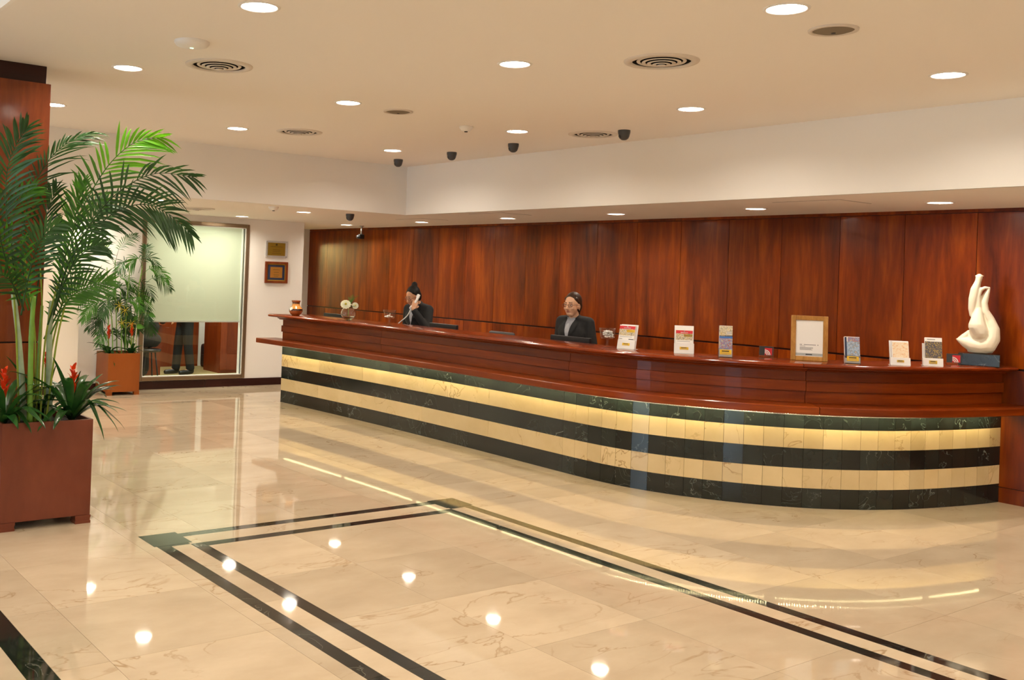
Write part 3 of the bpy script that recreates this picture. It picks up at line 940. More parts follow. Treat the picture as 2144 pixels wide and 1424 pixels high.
mx, mz, mw = mid_y((1155, 702.5), (1237, 706.5), 6.85); monitor(mx, 6.85, mz, mw, 'black monitor back in front of the woman with glasses facing left')
e = onY(957.5, 681, 6.85); monitor(e.x-0.24, 6.85, e.z, 0.48, 'black monitor back in front of the woman on the phone')
e = onY(680, 655, 6.85); monitor(e.x+0.24, 6.85, e.z, 0.48, 'black monitor back behind the glass flower bowl')


# ------------------------------------------------------------------ staff chair
def staff_chair(x, y, ztop, label, rz=0.0):
    t = tag(empty('office_chair', (x, y, 0), rz), label, 'chair')
    k = ztop-0.30
    MB().bbox((-0.20, 0.16, k), (0.20, 0.21, ztop), 0.024).build('backrest', greyp, t, True)
    MB().bbox((-0.23, -0.22, 0.60), (0.23, 0.20, 0.67), 0.03).build('seat', greyp, t, True)
    MB().tube([(0, 0.10, 0.63), (0, 0.24, 0.66), (0, 0.24, k+0.15), (0, 0.19, k+0.15)], 0.016, 10).build('back_support', blackp, t, True)
    MB().tube([(0, 0, 0.60), (0, 0, 0.10)], 0.025, 12).build('gas_stem', steel, t, True)
    for j in range(5):
        a = 2*PI*j/5+0.3
        leg = MB().tube([(0, 0, 0.10), (0.28*math.cos(a), 0.28*math.sin(a), 0.075)], [0.022, 0.014], 8).build('leg', blackp, t, True)
        MB().ell((0.28*math.cos(a), 0.28*math.sin(a), 0.034), (0.02, 0.034, 0.034), None, 8).build('castor', blackp, leg, True)


c = onY(1053, 694.5, 7.5); staff_chair(c.x, 7.3, c.z, 'empty dark grey office chair between the two women')

# ------------------------------------------------------------------ things standing on the counter
def facing(p, twist=0.0):
    """z-rotation that turns local -Y towards the viewer, plus a twist in degrees"""
    return math.atan2(-p.x, p.y)+math.radians(twist)


p = onZ(619, 661, CT); p = V((p.x, p.y, CT))
t = tag(empty('clay_pot', p), 'glazed brown clay pot with a paper tag at the left end of the counter', 'pot')
q = 0.0056
MB().lathe([(0.0005, 0.0), (9*q*0.9, 0.0), (9*q, 1*q), (12*q, 4*q), (15*q, 9*q), (15.3*q, 11.5*q)], 40).build('lower_body', terra, t, True)
MB().lathe([(15.3*q, 11.5*q), (15*q, 14*q), (14.6*q, 15.5*q)], 40).build('painted_band', terra3, t, True)
MB().lathe([(14.6*q, 15.5*q), (12.5*q, 18.5*q), (10*q, 20.5*q), (8.6*q, 24*q), (8.4*q, 27*q)], 40).build('shoulder', terra2, t, True)
MB().lathe([(8.4*q, 27*q), (8.5*q, 29*q)], 40).build('neck_band', terra3, t, True)
MB().lathe([(8.5*q, 29*q), (9.4*q, 31*q), (10.4*q, 33*q), (10.0*q, 33.8*q), (9.2*q, 33*q), (8.0*q, 29*q), (8.0*q, 24*q)], 40).build('rim', terra, t, True)
mb = MB().box((-0.024, -0.0006, -0.018), (0.024, 0.0006, 0.018))
tg = mb.build('paper_tag', paper, t); tg.location = (0.028, -0.083, 0.088); tg.rotation_euler = (math.radians(-18), math.radians(-25), math.radians(22))

p = onZ(729, 671, CT); p = V((p.x, p.y, CT))
t = tag(empty('glass_bowl', p), 'round clear glass bowl of water holding white flowers', 'vase')
R = 0.088
prof = [(R*math.sin(a), R*0.95-R*0.95*math.cos(a)) for a in [0.02+k*(2.35-0.02)/14 for k in range(15)]]
inner = [(max(0.0005, r-0.0035), max(0.005, z)) for r, z in prof]
MB().lathe(prof+inner[::-1], 40).build('bowl', glassm, t, True)
wl_ = [(r-0.0005, z+0.0005) for r, z in inner[:8]]
MB().lathe([(0.0004, 0.0055)]+[(max(0.001, r), max(0.0056, z)) for r, z in wl_]+[(0.0004, wl_[-1][1])], 40).build('water', glass('bowl_water', (0.80, 0.90, 0.72), 0.0, 1.33), t, True)


def flower(loc, r, nm_, label, tilt):
    f = tag(empty(nm_, loc), label, 'flower', 'flowers in the glass bowl')
    for ring, (n, rr, up) in enumerate(((13, 1.0, 0.25), (11, 0.78, 0.55), (8, 0.5, 0.9))):
        mb = MB()
        for k in range(n):
            a = 2*PI*k/n+ring*0.3
            d = V((math.cos(a), math.sin(a), 0)); sd = V((-d.y, d.x, 0))
            L = r*rr
            pts = [(0.05, 0.0, 0.12), (0.45, 0.12, 0.30), (0.85, 0.05+up*0.4, 0.30), (1.0, up*0.45-0.05, 0.08)]
            vs = []
            for u, h, w in pts:
                c = d*(u*L)+V((0, 0, h*L)); vs += [c-sd*(w*L), c+sd*(w*L)]
            mb.add(vs, [(0, 1, 3, 2), (2, 3, 5, 4), (4, 5, 7, 6)])
        mb.build('petals', petal, f, True, fix=False)
    MB().ell((0, 0, r*0.28), (r*0.2, r*0.2, r*0.16), None, 8).build('heart', leaf_y, f, True)
    MB().tube([(0, 0, 0), (0.0, 0.0, -0.045)], 0.004, 6).build('flower_stem', stalk, f, True)
    f.rotation_euler = tilt


toc = V((-p.x, -p.y, 0)).normalized(); rgt = V((-toc.y, toc.x, 0))
tl = facing(p)
flower(p-rgt*0.035+V((0, 0, 0.185))+toc*0.03, 0.062, 'white_flower', 'large white bloom at the front left of the bowl', (math.radians(55), 0, tl))
flower(p+rgt*0.075+V((0, 0, 0.175)), 0.040, 'white_flower', 'smaller drooping cream bloom on the right of the bowl', (math.radians(70), math.radians(40), tl))
flower(p-rgt*0.005+V((0, 0, 0.180))-toc*0.055, 0.045, 'white_flower', 'white bloom at the back of the bowl', (math.radians(10), 0, tl))
g = tag(empty('grass_sprig', p+V((0, 0, 0.15))), 'fine green grass blades rising behind the white flowers', 'foliage')
for k in range(16):
    a = random.uniform(0, 2*PI); l = random.uniform(0.10, 0.17); o = random.uniform(0.2, 0.6)
    b = V((0.03, 0.02, 0)); d = rgt*random.uniform(-0.15, 0.65)+toc*random.uniform(-0.3, 0.2)
    pts = [b*0.3, b*0.3+d*l*0.4+V((0, 0, l*0.6)), b*0.3+d*l+V((0, 0, l))]
    MB().tube(catmull(pts, 4), [0.0025]*5+[0.002]*3+[0.0006], 5).build('grass_blade', leaf_g, g, True)
for k in range(5):
    a = 0.4+k*0.5; d = rgt*math.cos(a)+toc*math.sin(a)*0.5
    mb = MB(); b = V((0, 0, 0.0)); w = V((0, 0, 0.016)).cross(d).normalized()*0.016
    mb.add([b, b+d*0.04+w+V((0, 0, .02)), b+d*0.085+V((0, 0, .012)), b+d*0.04-w+V((0, 0, .02))], [(0, 1, 2, 3)]); mb.build('leaf', leaf_d, g, fix=False)
MB().tube([(0, 0, 0.0), (0, 0, -0.10)], 0.006, 6).build('stem', stalk, g, True)


goblet_m = pane_glass('goblet_glass', (0.96, 0.97, 0.96))


def goblet(px, label, n_candy, silver):
    p = onZ(*px, CT); p = V((p.x, p.y, CT))
    t = tag(empty('glass_goblet', p), label, 'goblet', 'glass goblets on the counter')
    ws = []
    R0, H0 = 0.070, 0.168
    outer = [(0.046, 0.0), (0.044, 0.004), (0.020, 0.010), (0.011, 0.018), (0.010, 0.066), (0.014, 0.074), (0.050, 0.080), (0.057, 0.088), (R0, H0)]
    innr = [(R0-0.0035, H0), (0.053, 0.092), (0.046, 0.086), (0.0005, 0.083)]
    mb = MB().lathe([(0.0005, 0.0)]+outer+innr, 40)
    # cut facets on the cup
    for i, v in enumerate(mb.v):
        rr = math.hypot(v.x, v.y)
        if rr > 0.048 and v.z > 0.085:
            k = 1+0.018*math.cos(20*math.atan2(v.y, v.x)); v.x *= k; v.y *= k
    mb.build('glass', goblet_m, t, True)
    rnd = random.Random(len(label))
    for k in range(n_candy):
        a = rnd.uniform(0, 2*PI); r = 0.042*math.sqrt(rnd.uniform(0, 1)); z = 0.095+0.0135*(k//11)+rnd.uniform(0, 0.004)
        c = tag(empty('wrapped_candy', (p.x+r*math.cos(a), p.y+r*math.sin(a), CT+z), rnd.uniform(0, 3)), 'foil wrapped candy inside '+('the right goblet' if silver else 'the left goblet'), 'candy', 'candies in '+('the right goblet' if silver else 'the left goblet'))
        c.rotation_euler = (rnd.uniform(-0.6, 0.6), rnd.uniform(-0.6, 0.6), rnd.uniform(0, 3))
        MB().ell((0, 0, 0), (0.011, 0.008, 0.007), None, 6).build('sweet', candy_m, c, True)
        for s_ in (-1, 1):
            MB().add([(s_*0.009, -0.002, 0), (s_*0.009, 0.002, 0), (s_*0.018, 0.007, 0.002), (s_*0.018, -0.007, -0.002)], [(0, 1, 2, 3)]).build('wrapper_end', candy_m, c, fix=False)


goblet((815, 681.5), 'clear cut glass goblet nearest the woman on the phone', 12, False)
goblet((1271, 728.5), 'clear glass goblet full of silver candies beside the woman with glasses', 44, True)


def lean(a, y=0.0, z=0.0): return Matrix.Translation((0, y, z)) @ Matrix.Rotation(-math.radians(a), 4, 'X')


def holder(px, w, h, hp, twist, an, label, mat, blabel, prints, sheet=(0, 0, 0), d=0.03, bw=None, bh=None, plate=None):
    """leaflet stand: base, leaning back plate, pocket; the leaflet in it is a thing of its own"""
    p = onZ(*px, CT); p = V((p.x, p.y, CT)); rz = facing(p, twist)
    t = tag(empty('leaflet_stand', p, rz), label, 'leaflet stand', 'leaflet stands on the counter')
    MB().bbox((-w/2, -0.005, 0.0), (w/2, 0.085, 0.003), 0.001).build('base', mat, t)
    L = lean(an, 0.004, 0.003)
    MB().bbox((-w/2, d, 0.0), (w/2, d+0.003, h), 0.001).xf(L).build('back_plate', mat, t)
    MB().bbox((-w/2-0.002, -0.003, 0.001), (w/2+0.002, 0.0, hp), 0.001).xf(L).build('pocket_front', mat, t)
    for s_ in (-1, 1):
        MB().box((s_*w/2-0.002, 0.0, 0.001), (s_*w/2+0.002, d, hp)).xf(L).build('pocket_side', mat, t)
    if plate:
        pw, ph, pc, z0 = plate
        o = MB().bbox((-pw/2, -0.0042, z0), (pw/2, -0.003, z0+ph), 0.0005).xf(L).build('name_plate', pc, t)
        MB().box((-pw*0.34, -0.0045, z0+ph*0.58), (pw*0.30, -0.0042, z0+ph*0.80)).xf(L).build('lettering', blkink, o)
        MB().box((-pw*0.38, -0.0045, z0+ph*0.22), (pw*0.36, -0.0042, z0+ph*0.32)).xf(L).build('lettering', gryink, o)
    bw = bw or w*0.9; bh = bh or h*0.95
    b = tag(empty('leaflet', p, rz), blabel, 'leaflet', 'leaflets in the stands')
    dx, dz, _ = sheet
    MB().box((dx-bw/2, 0.003, 0.004), (dx+bw/2, d-0.004, bh)).xf(L).build('pages', paper, b)
    for nme, x0, x1, z0, z1, mt in prints:
        MB().box((dx+(x0-0.5)*bw, 0.0024, z0*bh), (dx+(x1-0.5)*bw, 0.003, z1*bh)).xf(L).build(nme, mt, b)


tariff = [('red_header', 0, 1, 0.83, 0.96, redink), ('crest', 0.46, 0.54, 0.91, 0.945, paper), ('title', 0.28, 0.72, 0.865, 0.89, paper), ('photo', 0, 1, 0.56, 0.83, pic_a), ('yellow_box', 0.48, 1.0, 0.70, 0.81, yelink),
          ('text_line', 0.08, 0.85, 0.50, 0.515, gryink), ('text_line', 0.05, 0.25, 0.405, 0.425, gryink), ('text_line', 0.66, 0.97, 0.395, 0.425, blkink)]
holder((1309, 731.5), 0.150, 0.215, 0.075, -24, 14, 'white leaflet stand next to the candy goblet', whitep, 'leaflet with red header and room photo next to the candy goblet', tariff, (-0.008, 0, 0), bw=0.138, bh=0.205, plate=(0.066, 0.022, yelink, 0.028))
holder((1432, 741), 0.150, 0.230, 0.082, 4, 10, 'white leaflet stand second from the candy goblet, with tall plain top', whitep, 'leaflet with red header and room photo, second from the candy goblet', tariff, (0, 0, 0), bw=0.130, bh=0.195, plate=(0.068, 0.022, yelink, 0.03))
holder((1519, 749), 0.106, 0.250, 0.07, 6, 6, 'narrow clear leaflet stand holding a colourful city leaflet', acry, 'narrow leaflet with city street photos and a blue band', [('photo', 0, 1, 0.66, 0.99, pic_a), ('blue_band', 0, 1, 0.60, 0.70, plain('blue_print', (0.04, 0.16, 0.50), 0.4)), ('photo', 0, 1, 0.26, 0.60, pic_b), ('white_badge', 0.55, 0.92, 0.72, 0.83, paper)], bw=0.098, bh=0.246, plate=(0.085, 0.036, yelink, 0.022))
holder((1786, 762), 0.112, 0.212, 0.06, 14, 14, 'clear leaflet stand right of the oak picture frame', acry, 'leaflet with river photos inside a dark blue curve', [('photo', 0.12, 1, 0.22, 0.82, pic_c), ('photo', 0.2, 1, 0.82, 0.98, pic_b), ('blue_edge', 0, 0.14, 0.2, 0.98, navy)], bw=0.108, bh=0.208, plate=(0.085, 0.036, yelink, 0.018))
holder((1886, 766), 0.136, 0.20, 0.060, 14, 17, 'white leaflet stand holding the pale orange leaflet', whitep, 'pale orange map leaflet in a white stand', [('orange_map', 0.04, 0.98, 0.28, 0.95, pic_d)], (0.004, 0, 0), bw=0.118, bh=0.19, plate=(0.05, 0.018, gold, 0.022))
holder((1954, 767.5), 0.136, 0.18, 0.060, 12, 13, 'white leaflet stand nearest the sculpture', whitep, 'dark night photo leaflet with white top edge nearest the sculpture', [('night_photo', 0.0, 1.0, 0.2, 0.86, pic_e), ('title', 0.12, 0.6, 0.92, 0.945, gryink)], (0.006, 0, 0), bw=0.118, bh=0.222, plate=(0.056, 0.026, gold, 0.016))


def card(px, twist, label):
    p = onZ(*px, CT); p = V((p.x, p.y, CT)); rz = facing(p, twist)
    t = tag(empty('card_stand', p, rz), label, 'card stand', 'small contactless sign cards')
    MB().bbox((-0.055, -0.02, 0.0), (0.055, 0.03, 0.012), 0.002).build('foot', acry, t)
    MB().bbox((-0.056, 0.0, 0.012), (0.056, 0.004, 0.09), 0.001).build('plate', acry, t)
    c = MB().box((-0.052, -0.0012, 0.018), (0.052, -0.0002, 0.087)).build('dark_card', plain('slate_card', (0.035, 0.038, 0.036), 0.4), t)
    MB().box((-0.012, -0.0018, 0.020), (0.044, -0.0012, 0.076)).build('red_square', redink, c)
    for r0, r1 in ((0.014, 0.020), (0.025, 0.031), (0.036, 0.043)):
        mb = MB(); vs = []; n = 12
        for k in range(n+1):
            a = PI/2*k/n
            for r in (r0, r1): vs.append((-0.012+r*math.cos(a), -0.0024, 0.020+r*math.sin(a)))
        mb.add(vs, [(2*k, 2*k+1, 2*k+3, 2*k+2) for k in range(n)]); mb.build('white_arc', paper, c, fix=False)


card((1604, 748.5), 6, 'dark card with red square and white arcs left of the oak frame')
card((1997, 764), 10, 'dark card with red square and white arcs beside the sculpture')

# framed notice
a, b = onZ(1657, 754, CT), onZ(1731, 758, CT)
p = (a+b)/2; p = V((p.x, p.y, CT)); rz = facing(p, 6)
t = tag(empty('picture_frame', p, rz), 'oak picture frame with a printed white notice standing on the counter', 'picture frame')
fw, fh, bd = 0.268, 0.352, 0.036
L = lean(7, 0.0, 0.001)
for nme, x0, x1, z0, z1 in (('frame_side', -fw/2, -fw/2+bd, 0, fh), ('frame_side', fw/2-bd, fw/2, 0, fh), ('frame_rail', -fw/2+bd, fw/2-bd, 0, bd), ('frame_rail', -fw/2+bd, fw/2-bd, fh-bd, fh)):
    MB().bbox((x0, 0.0, z0), (x1, 0.02, z1), 0.005).xf(L).build(nme, oak, t)
MB().box((-fw/2+0.01, 0.012, 0.01), (fw/2-0.01, 0.018, fh-0.01)).xf(L).build('backing', blackp, t)
sh = MB().box((-fw/2+bd, 0.010, bd), (fw/2-bd, 0.012, fh-bd)).xf(L).build('notice_sheet', paper, t)
iw = fw-2*bd
for k in range(14):
    if k in (2, 12): continue
    MB().box((-0.068+k*0.0098, 0.0094, 0.122), (-0.068+k*0.0098+0.0065, 0.010, 0.129)).xf(L).build('letter', gryink, sh)
for k, (x1, z) in enumerate(((-0.028, 0.112), (0.028, 0.103), (0.028, 0.097), (0.014, 0.091), (0.024, 0.085))):
    MB().box((-0.068, 0.0094, z), (x1, 0.010, z+0.003)).xf(L).build('text_line', gryink, sh)
MB().box((-iw/2, 0.0094, bd+0.004), (iw/2, 0.010, bd+0.024)).xf(L).build('grey_band', plain('pale_grey_print', (0.42, 0.44, 0.44), 0.6), sh)
MB().box((-0.025, 0.0088, bd+0.010), (0.022, 0.0094, bd+0.018)).xf(L).build('logo', blkink, sh)
MB().box((-0.03, 0.055, 0.0), (0.03, 0.059, 0.20)).xf(lean(-6, 0.055, 0.0) @ Matrix.Translation((0, -0.02, 0))).build('easel_leg', blackp, t)

# abstract stone sculpture
p0 = onZ(2051, 766, CT); p0 = V((-3.805, 8.455, CT))
rz = facing(p0)
t = tag(empty('sculpture', p0, rz), 'white abstract stone sculpture on a black base at the right end', 'sculpture')
MB().bbox((-0.135, -0.10, 0.0), (0.150, 0.115, 0.095), 0.004).build('base', stone_b, t)
u = 0.00057


def sc(x, y, d=0.0): return V(((x-365)*u, d, 0.095+(1172-y)*u))


def chain(mb, pts, n=7):
    for i in range(len(pts)-1):
        (x0, y0, d0, r0), (x1, y1, d1, r1) = pts[i], pts[i+1]
        mb.cap(sc(x0, y0, d0), r0*u, sc(x1, y1, d1), r1*u, n)


mb = MB()
chain(mb, [(476, 252, 0.0, 16), (452, 350, 0.0, 30), (425, 470, 0.0, 40), (440, 580, 0.0, 46), (500, 700, 0.005, 60), (540, 830, 0.0, 80), (525, 960, -0.005, 104), (470, 1050, -0.01, 118), (390, 1075, -0.012, 104), (300, 1062, -0.012, 96), (225, 1030, -0.012, 76), (160, 1005, -0.01, 44), (95, 985, -0.008, 8)])
chain(mb, [(476, 252, -0.002, 14), (420, 250, -0.008, 22), (372, 282, -0.012, 26), (345, 380, -0.012, 30), (350, 500, -0.01, 38), (365, 620, 0.0, 46)])
chain(mb, [(450, 300, 0.012, 22), (395, 400, 0.014, 34), (390, 560, 0.014, 44), (430, 760, 0.016, 66), (440, 900, 0.016, 86)])
chain(mb, [(350, 100, -0.004, 44), (338, 165, -0.004, 40), (305, 280, -0.006, 58), (284, 420, -0.008, 58), (274, 540, -0.008, 48), (272, 640, -0.008, 28)])
mb.ell(sc(352, 86, -0.004), (58*u, 34*u, 14*u), None, 8)
chain(mb, [(355, 560, -0.014, 42), (345, 680, -0.024, 78), (345, 790, -0.030, 112), (385, 870, -0.028, 104)])
chain(mb, [(250, 870, 0.0, 22), (190, 950, 0.0, 46), (150, 985, -0.004, 40)])
chain(mb, [(250, 890, 0.01, 40), (300, 990, 0.012, 90), (420, 1000, 0.012, 100)])
mb.ell(sc(390, 1145, -0.005), (160*u, 90*u, 30*u), None, 10)
me = remesh(mb, 0.0045, 7, 0.5)
link('carved_form', me, stone_w, t, True)

# wall plaques
pm = onX(578.5, 522, XB)
t = tag(empty('gold_plaque', (XB, pm.y, pm.z)), 'gold plaque behind clear acrylic, upper of the two on the white wall', 'plaque')
MB().bbox((0.014, -0.178, -0.122), (0.020, 0.178, 0.122), 0.002).build('acrylic_sheet', acry, t)
MB().bbox((0.0, -0.178, -0.122), (0.006, 0.178, 0.122), 0.002).build('backing_sheet', whitep, t)
gp_ = MB().box((0.0065, -0.142, -0.092), (0.010, 0.142, 0.092)).build('gold_sheet', gold, t)
MB().box((0.010, -0.016, 0.052), (0.0104, 0.012, 0.080)).build('emblem', plain('engraving', (0.14, 0.09, 0.01), 0.5), gp_)
for z, h in ((0.036, 0.10), (-0.012, 0.06), (-0.036, 0.06), (-0.064, 0.075)):
    MB().box((0.010, -h, z-0.002), (0.0104, h, z+0.002)).build('engraved_line', MATS['engraving'], gp_)
for y in (-1, 1):
    for z in (-1, 1): MB().lathe([(0.0003, 0.0), (0.007, 0.0), (0.007, 0.024), (0.0003, 0.025)], 12).xf(Matrix.Translation((0, y*0.162, z*0.107)) @ Matrix.Rotation(PI/2, 4, 'Y')).build('standoff', steel, t, True)
pm = onX(577.5, 570.5, XB)
t = tag(empty('framed_award', (XB, pm.y, pm.z)), 'wooden framed award with blue mat, lower of the two on the white wall', 'plaque')
for a, b in (((0.0, -0.185, -0.155), (0.03, -0.150, 0.155)), ((0.0, 0.150, -0.155), (0.03, 0.185, 0.155)), ((0.0, -0.150, -0.155), (0.03, 0.150, -0.122)), ((0.0, -0.150, 0.122), (0.03, 0.150, 0.155))):
    MB().bbox(a, b, 0.006).build('frame_bar', wood_col, t)
MB().box((0.0, -0.150, -0.122), (0.010, 0.150, 0.122)).build('gold_liner', gold, t)
mt_ = MB().box((0.010, -0.138, -0.108), (0.012, 0.138, 0.108)).build('blue_mat', navy, t)
pl_ = MB().box((0.012, -0.098, -0.078), (0.015, 0.098, 0.078)).build('bronze_plate', plain('bronze_plate', (0.45, 0.20, 0.03), 0.4, 0.3), t)
for z, h in ((0.040, 0.055), (0.002, 0.040), (-0.036, 0.045), (-0.058, 0.035)):
    MB().box((0.015, -h, z-0.004), (0.0154, h, z+0.003)).build('engraved_line', MATS['engraving'], pl_)

# ------------------------------------------------------------------ people
def person(loc, rz, label, J, skin, hair, glasses=False, bun=False, headdir=(0, -1, 0), headc=(0, -0.05, 1.42), hand_pose=None, voxel=0.0055, shirt=shirt_g, cat='person', trousers=True, detail=True, hs=1.0):
    """J: joints in body space (front is -Y, her left is +X). One continuous body; clothes, hair, glasses are children."""
    root = tag(empty('person', loc, rz), label, cat)
    hc = V(headc); f = V(headdir).normalized(); side = f.cross(V((0, 0, 1))).normalized(); up = side.cross(f).normalized()
    # side points to her right
    H = Matrix((side, -f, up)).transposed().to_3x3()      # columns: right, back, up

    def hp(x, y, z): return hc+H @ V((x*hs, y*hs, z*hs))  # x right, y back (negative = face), z up
    mb = MB()
    mb.ell(hp(0, 0.012, 0.030), (0.070*hs, 0.088*hs, 0.084*hs), H, 12)
    mb.ell(hp(0, -0.022, -0.018), (0.059*hs, 0.064*hs, 0.078*hs), H, 12)
    mb.ell(hp(0, -0.042, -0.072), (0.036*hs, 0.036*hs, 0.030*hs), H, 8)
    mb.cap(hp(0, -0.082, 0.016), 0.009*hs, hp(0, -0.102, -0.020), 0.0125*hs, 6)
    mb.ell(hp(0, -0.096, -0.028), (0.018*hs, 0.012*hs, 0.010*hs), H, 6)
    for s_ in (-1, 1):
        mb.ell(hp(s_*0.028, -0.074, 0.030), (0.022*hs, 0.012*hs, 0.008*hs), H, 6)
        mb.ell(hp(s_*0.034, -0.062, -0.020), (0.020*hs, 0.018*hs, 0.022*hs), H, 6)
        mb.ell(hp(s_*0.070, 0.010, -0.008), (0.010*hs, 0.018*hs, 0.030*hs), H, 6)
    neck = V(J['neck'])
    mb.cap(hp(0, 0.016, -0.045), 0.047*hs, neck, 0.052)
    mb.cap(neck, 0.053, J['chest'], 0.10)
    ch, wa, pe = V(J['chest']), V(J['waist']), V(J['pelvis'])
    mb.ell(ch, (0.150, 0.095, 0.13)); mb.cap(ch, 0.10, wa, 0.10); mb.ell(wa, (0.125, 0.09, 0.10)); mb.ell(pe, (0.165, 0.115, 0.12)); mb.cap(wa, 0.095, pe, 0.105)
    for k in 'lr':
        sh, el, wr = V(J['sh'+k]), V(J['el'+k]), V(J['wr'+k])
        mb.cap(neck+V((0, 0.005, -0.03)), 0.042, sh, 0.048); mb.cap(ch, 0.08, sh, 0.05)
        mb.cap(sh, 0.050, el, 0.036); mb.cap(el, 0.036, wr, 0.023)
        hpn, kn, an, toe = V(J['hip'+k]), V(J['kn'+k]), V(J['an'+k]), V(J['toe'+k])
        mb.cap(pe, 0.10, hpn, 0.085); mb.cap(hpn, 0.085, kn, 0.052); mb.cap(kn, 0.05, an, 0.035)
        # hand: palm, four fingers, thumb
        hd = (V(J['ha'+k])-wr).normalized()
        pn = V(J['pn'+k]).normalized(); ac = hd.cross(pn).normalized(); pn = ac.cross(hd)
        curl = J.get('curl'+k, 0.7); ts = J.get('ts'+k, 1)
        pc = wr+hd*0.05
        for q in (-0.026, -0.009, 0.009, 0.026): mb.cap(wr+hd*0.012+ac*q*0.6, 0.014, wr+hd*0.078+ac*q, 0.0115, 6)
        for i_, (q, l_) in enumerate(((-0.028, 0.030), (-0.009, 0.034), (0.010, 0.033), (0.028, 0.026))):
            a0 = wr+hd*0.080+ac*q; d_ = hd.copy(); r_ = 0.0088
            for seg in range(3):
                an_ = curl*(0.5+0.35*seg); d_ = (d_*math.cos(an_*0.6)+pn*math.sin(an_*0.6)).normalized()
                a1 = a0+d_*(l_*(1.0-0.18*seg)); mb.cap(a0, r_, a1, r_*0.92, 5); a0 = a1; r_ *= 0.92
        b0 = wr+hd*0.028+ac*(0.022*ts); d_ = (hd*0.65+ac*(0.7*ts)+pn*0.35).normalized(); b1 = b0+d_*0.040
        mb.cap(b0, 0.0125, b1, 0.0105, 5); d_ = (hd*0.9+ac*(0.15*ts)+pn*0.5).normalized(); mb.cap(b1, 0.0105, b1+d_*0.030, 0.0088, 5)
        mb.cap(an+V((0, 0.02, -0.02)), 0.036, toe, 0.03)
    body = remesh(mb, voxel, 3, 0.5)
    link('body', body, skin, root, True)
    # clothes: jacket and trousers follow the body, a little larger
    jk = MB()
    jk.ell(ch, (0.178, 0.118, 0.145)); jk.cap(ch, 0.12, wa, 0.118); jk.ell(wa, (0.150, 0.112, 0.12)); jk.ell(pe, (0.185, 0.132, 0.115)); jk.cap(wa, 0.11, pe, 0.122)
    jk.cap(neck+V((0, 0.016, -0.006)), 0.062, ch, 0.125)
    for k in 'lr':
        sh, el, wr = V(J['sh'+k]), V(J['el'+k]), V(J['wr'+k])
        jk.cap(neck+V((0, 0.015, -0.022)), 0.060, sh, 0.064); jk.cap(ch, 0.10, sh, 0.062)
        jk.cap(sh, 0.064, el, 0.053); jk.cap(el, 0.053, el.lerp(wr, 0.88), 0.040)
    jm = remesh(jk, 0.009, 4, 0.5); jo = link('jacket', jm, suit, root, True)
    if trousers:
        tr = MB(); tr.ell(pe, (0.172, 0.122, 0.115))
        for k in 'lr':
            hpn, kn, an = V(J['hip'+k]), V(J['kn'+k]), V(J['an'+k])
            tr.cap(pe, 0.108, hpn, 0.096); tr.cap(hpn, 0.096, kn, 0.072); tr.cap(kn, 0.072, an+V((0, 0.01, 0.02)), 0.066)
        link('trousers', remesh(tr, 0.011, 3, 0.5), suit, root, True)
        for k in 'lr':
            an, toe = V(J['an'+k]), V(J['toe'+k])
            sm = MB(); sm.cap(an+V((0, 0.03, -0.03)), 0.042, toe, 0.034); sm.cap(an+V((0, 0.03, -0.03)), 0.042, an, 0.046)
            me_ = remesh(sm, 0.009, 2, 0.5); zmin = min(v.co.z for v in me_.vertices)
            for v in me_.vertices: v.co.z = max(v.co.z, 0.001)
            link('shoe', me_, blackp, root, True)
    if not detail: return root, hp, H
    bv = BVHTree.FromPolygons([v.co.copy() for v in jm.vertices], [tuple(p_.vertices) for p_ in jm.polygons])

    def patch(name, outline, mat, off, n=14):
        """cloth piece laid on the chest: outline(v) -> (x0, x1, z)"""
        vs = []; fs = []
        for i in range(n+1):
            x0, x1, z = outline(i/n)
            for j in range(7):
                x = x0+(x1-x0)*j/6
                h = bv.ray_cast(V((x, -1.0, z)), V((0, 1, 0)))
                y = min(h[0].y, neck.y-0.046) if h[0] is not None else neck.y-0.050
                vs.append((x, y-off, z))
        for i in range(n):
            for j in range(6): fs.append((i*7+j, i*7+j+1, (i+1)*7+j+1, (i+1)*7+j))
        MB().add(vs, fs).build(name, mat, root, True)
    zt, zb = neck.z+0.012, neck.z-0.25
    patch('shirt', lambda v: (-0.052*(1-v)-0.002, 0.052*(1-v)+0.002, zt+(zb-zt)*v), shirt, 0.004)
    patch('scarf', lambda v: (-0.012-0.018*math.sin(PI*v), 0.010+0.018*math.sin(PI*v), zt-0.06-0.15*v), plain('lanyard_cloth', (0.42, 0.43, 0.46), 0.8), 0.008)
    for s_ in (-1, 1):
        patch('lapel', lambda v: (s_*(0.050*(1-v)+0.001), s_*(0.060*(1-v)+0.005+0.045*math.sin(PI*min(1, v*1.35))*(1 if v < 0.74 else 0.4)), zt+(zb-zt)*v), suit, 0.009)
    # hair
    hm = MB()
    hm.ell(hp(0, 0.027, 0.047), (0.0765*hs, 0.0880*hs, 0.0875*hs), H, 12)
    hm.ell(hp(0, 0.050, 0.0), (0.073*hs, 0.066*hs, 0.085*hs), H, 10)
    for s_ in (-1, 1):
        hm.cap(hp(s_*0.056, -0.022, 0.068), 0.016*hs, hp(s_*0.066, 0.012, 0.030), 0.013*hs, 6)
    if bun:
        hm.cap(hp(0, 0.05, 0.105), 0.032*hs, hp(0, 0.075, 0.130), 0.036*hs, 8)
    else:
        hm.cap(hp(0, 0.085, -0.01), 0.045*hs, hp(0, 0.090, -0.10), 0.026*hs, 8); hm.cap(hp(0, 0.09, -0.10), 0.024*hs, hp(0, 0.085, -0.17), 0.014*hs, 8)
    link('hair', remesh(hm, 0.006, 3, 0.5), hair, root, True)
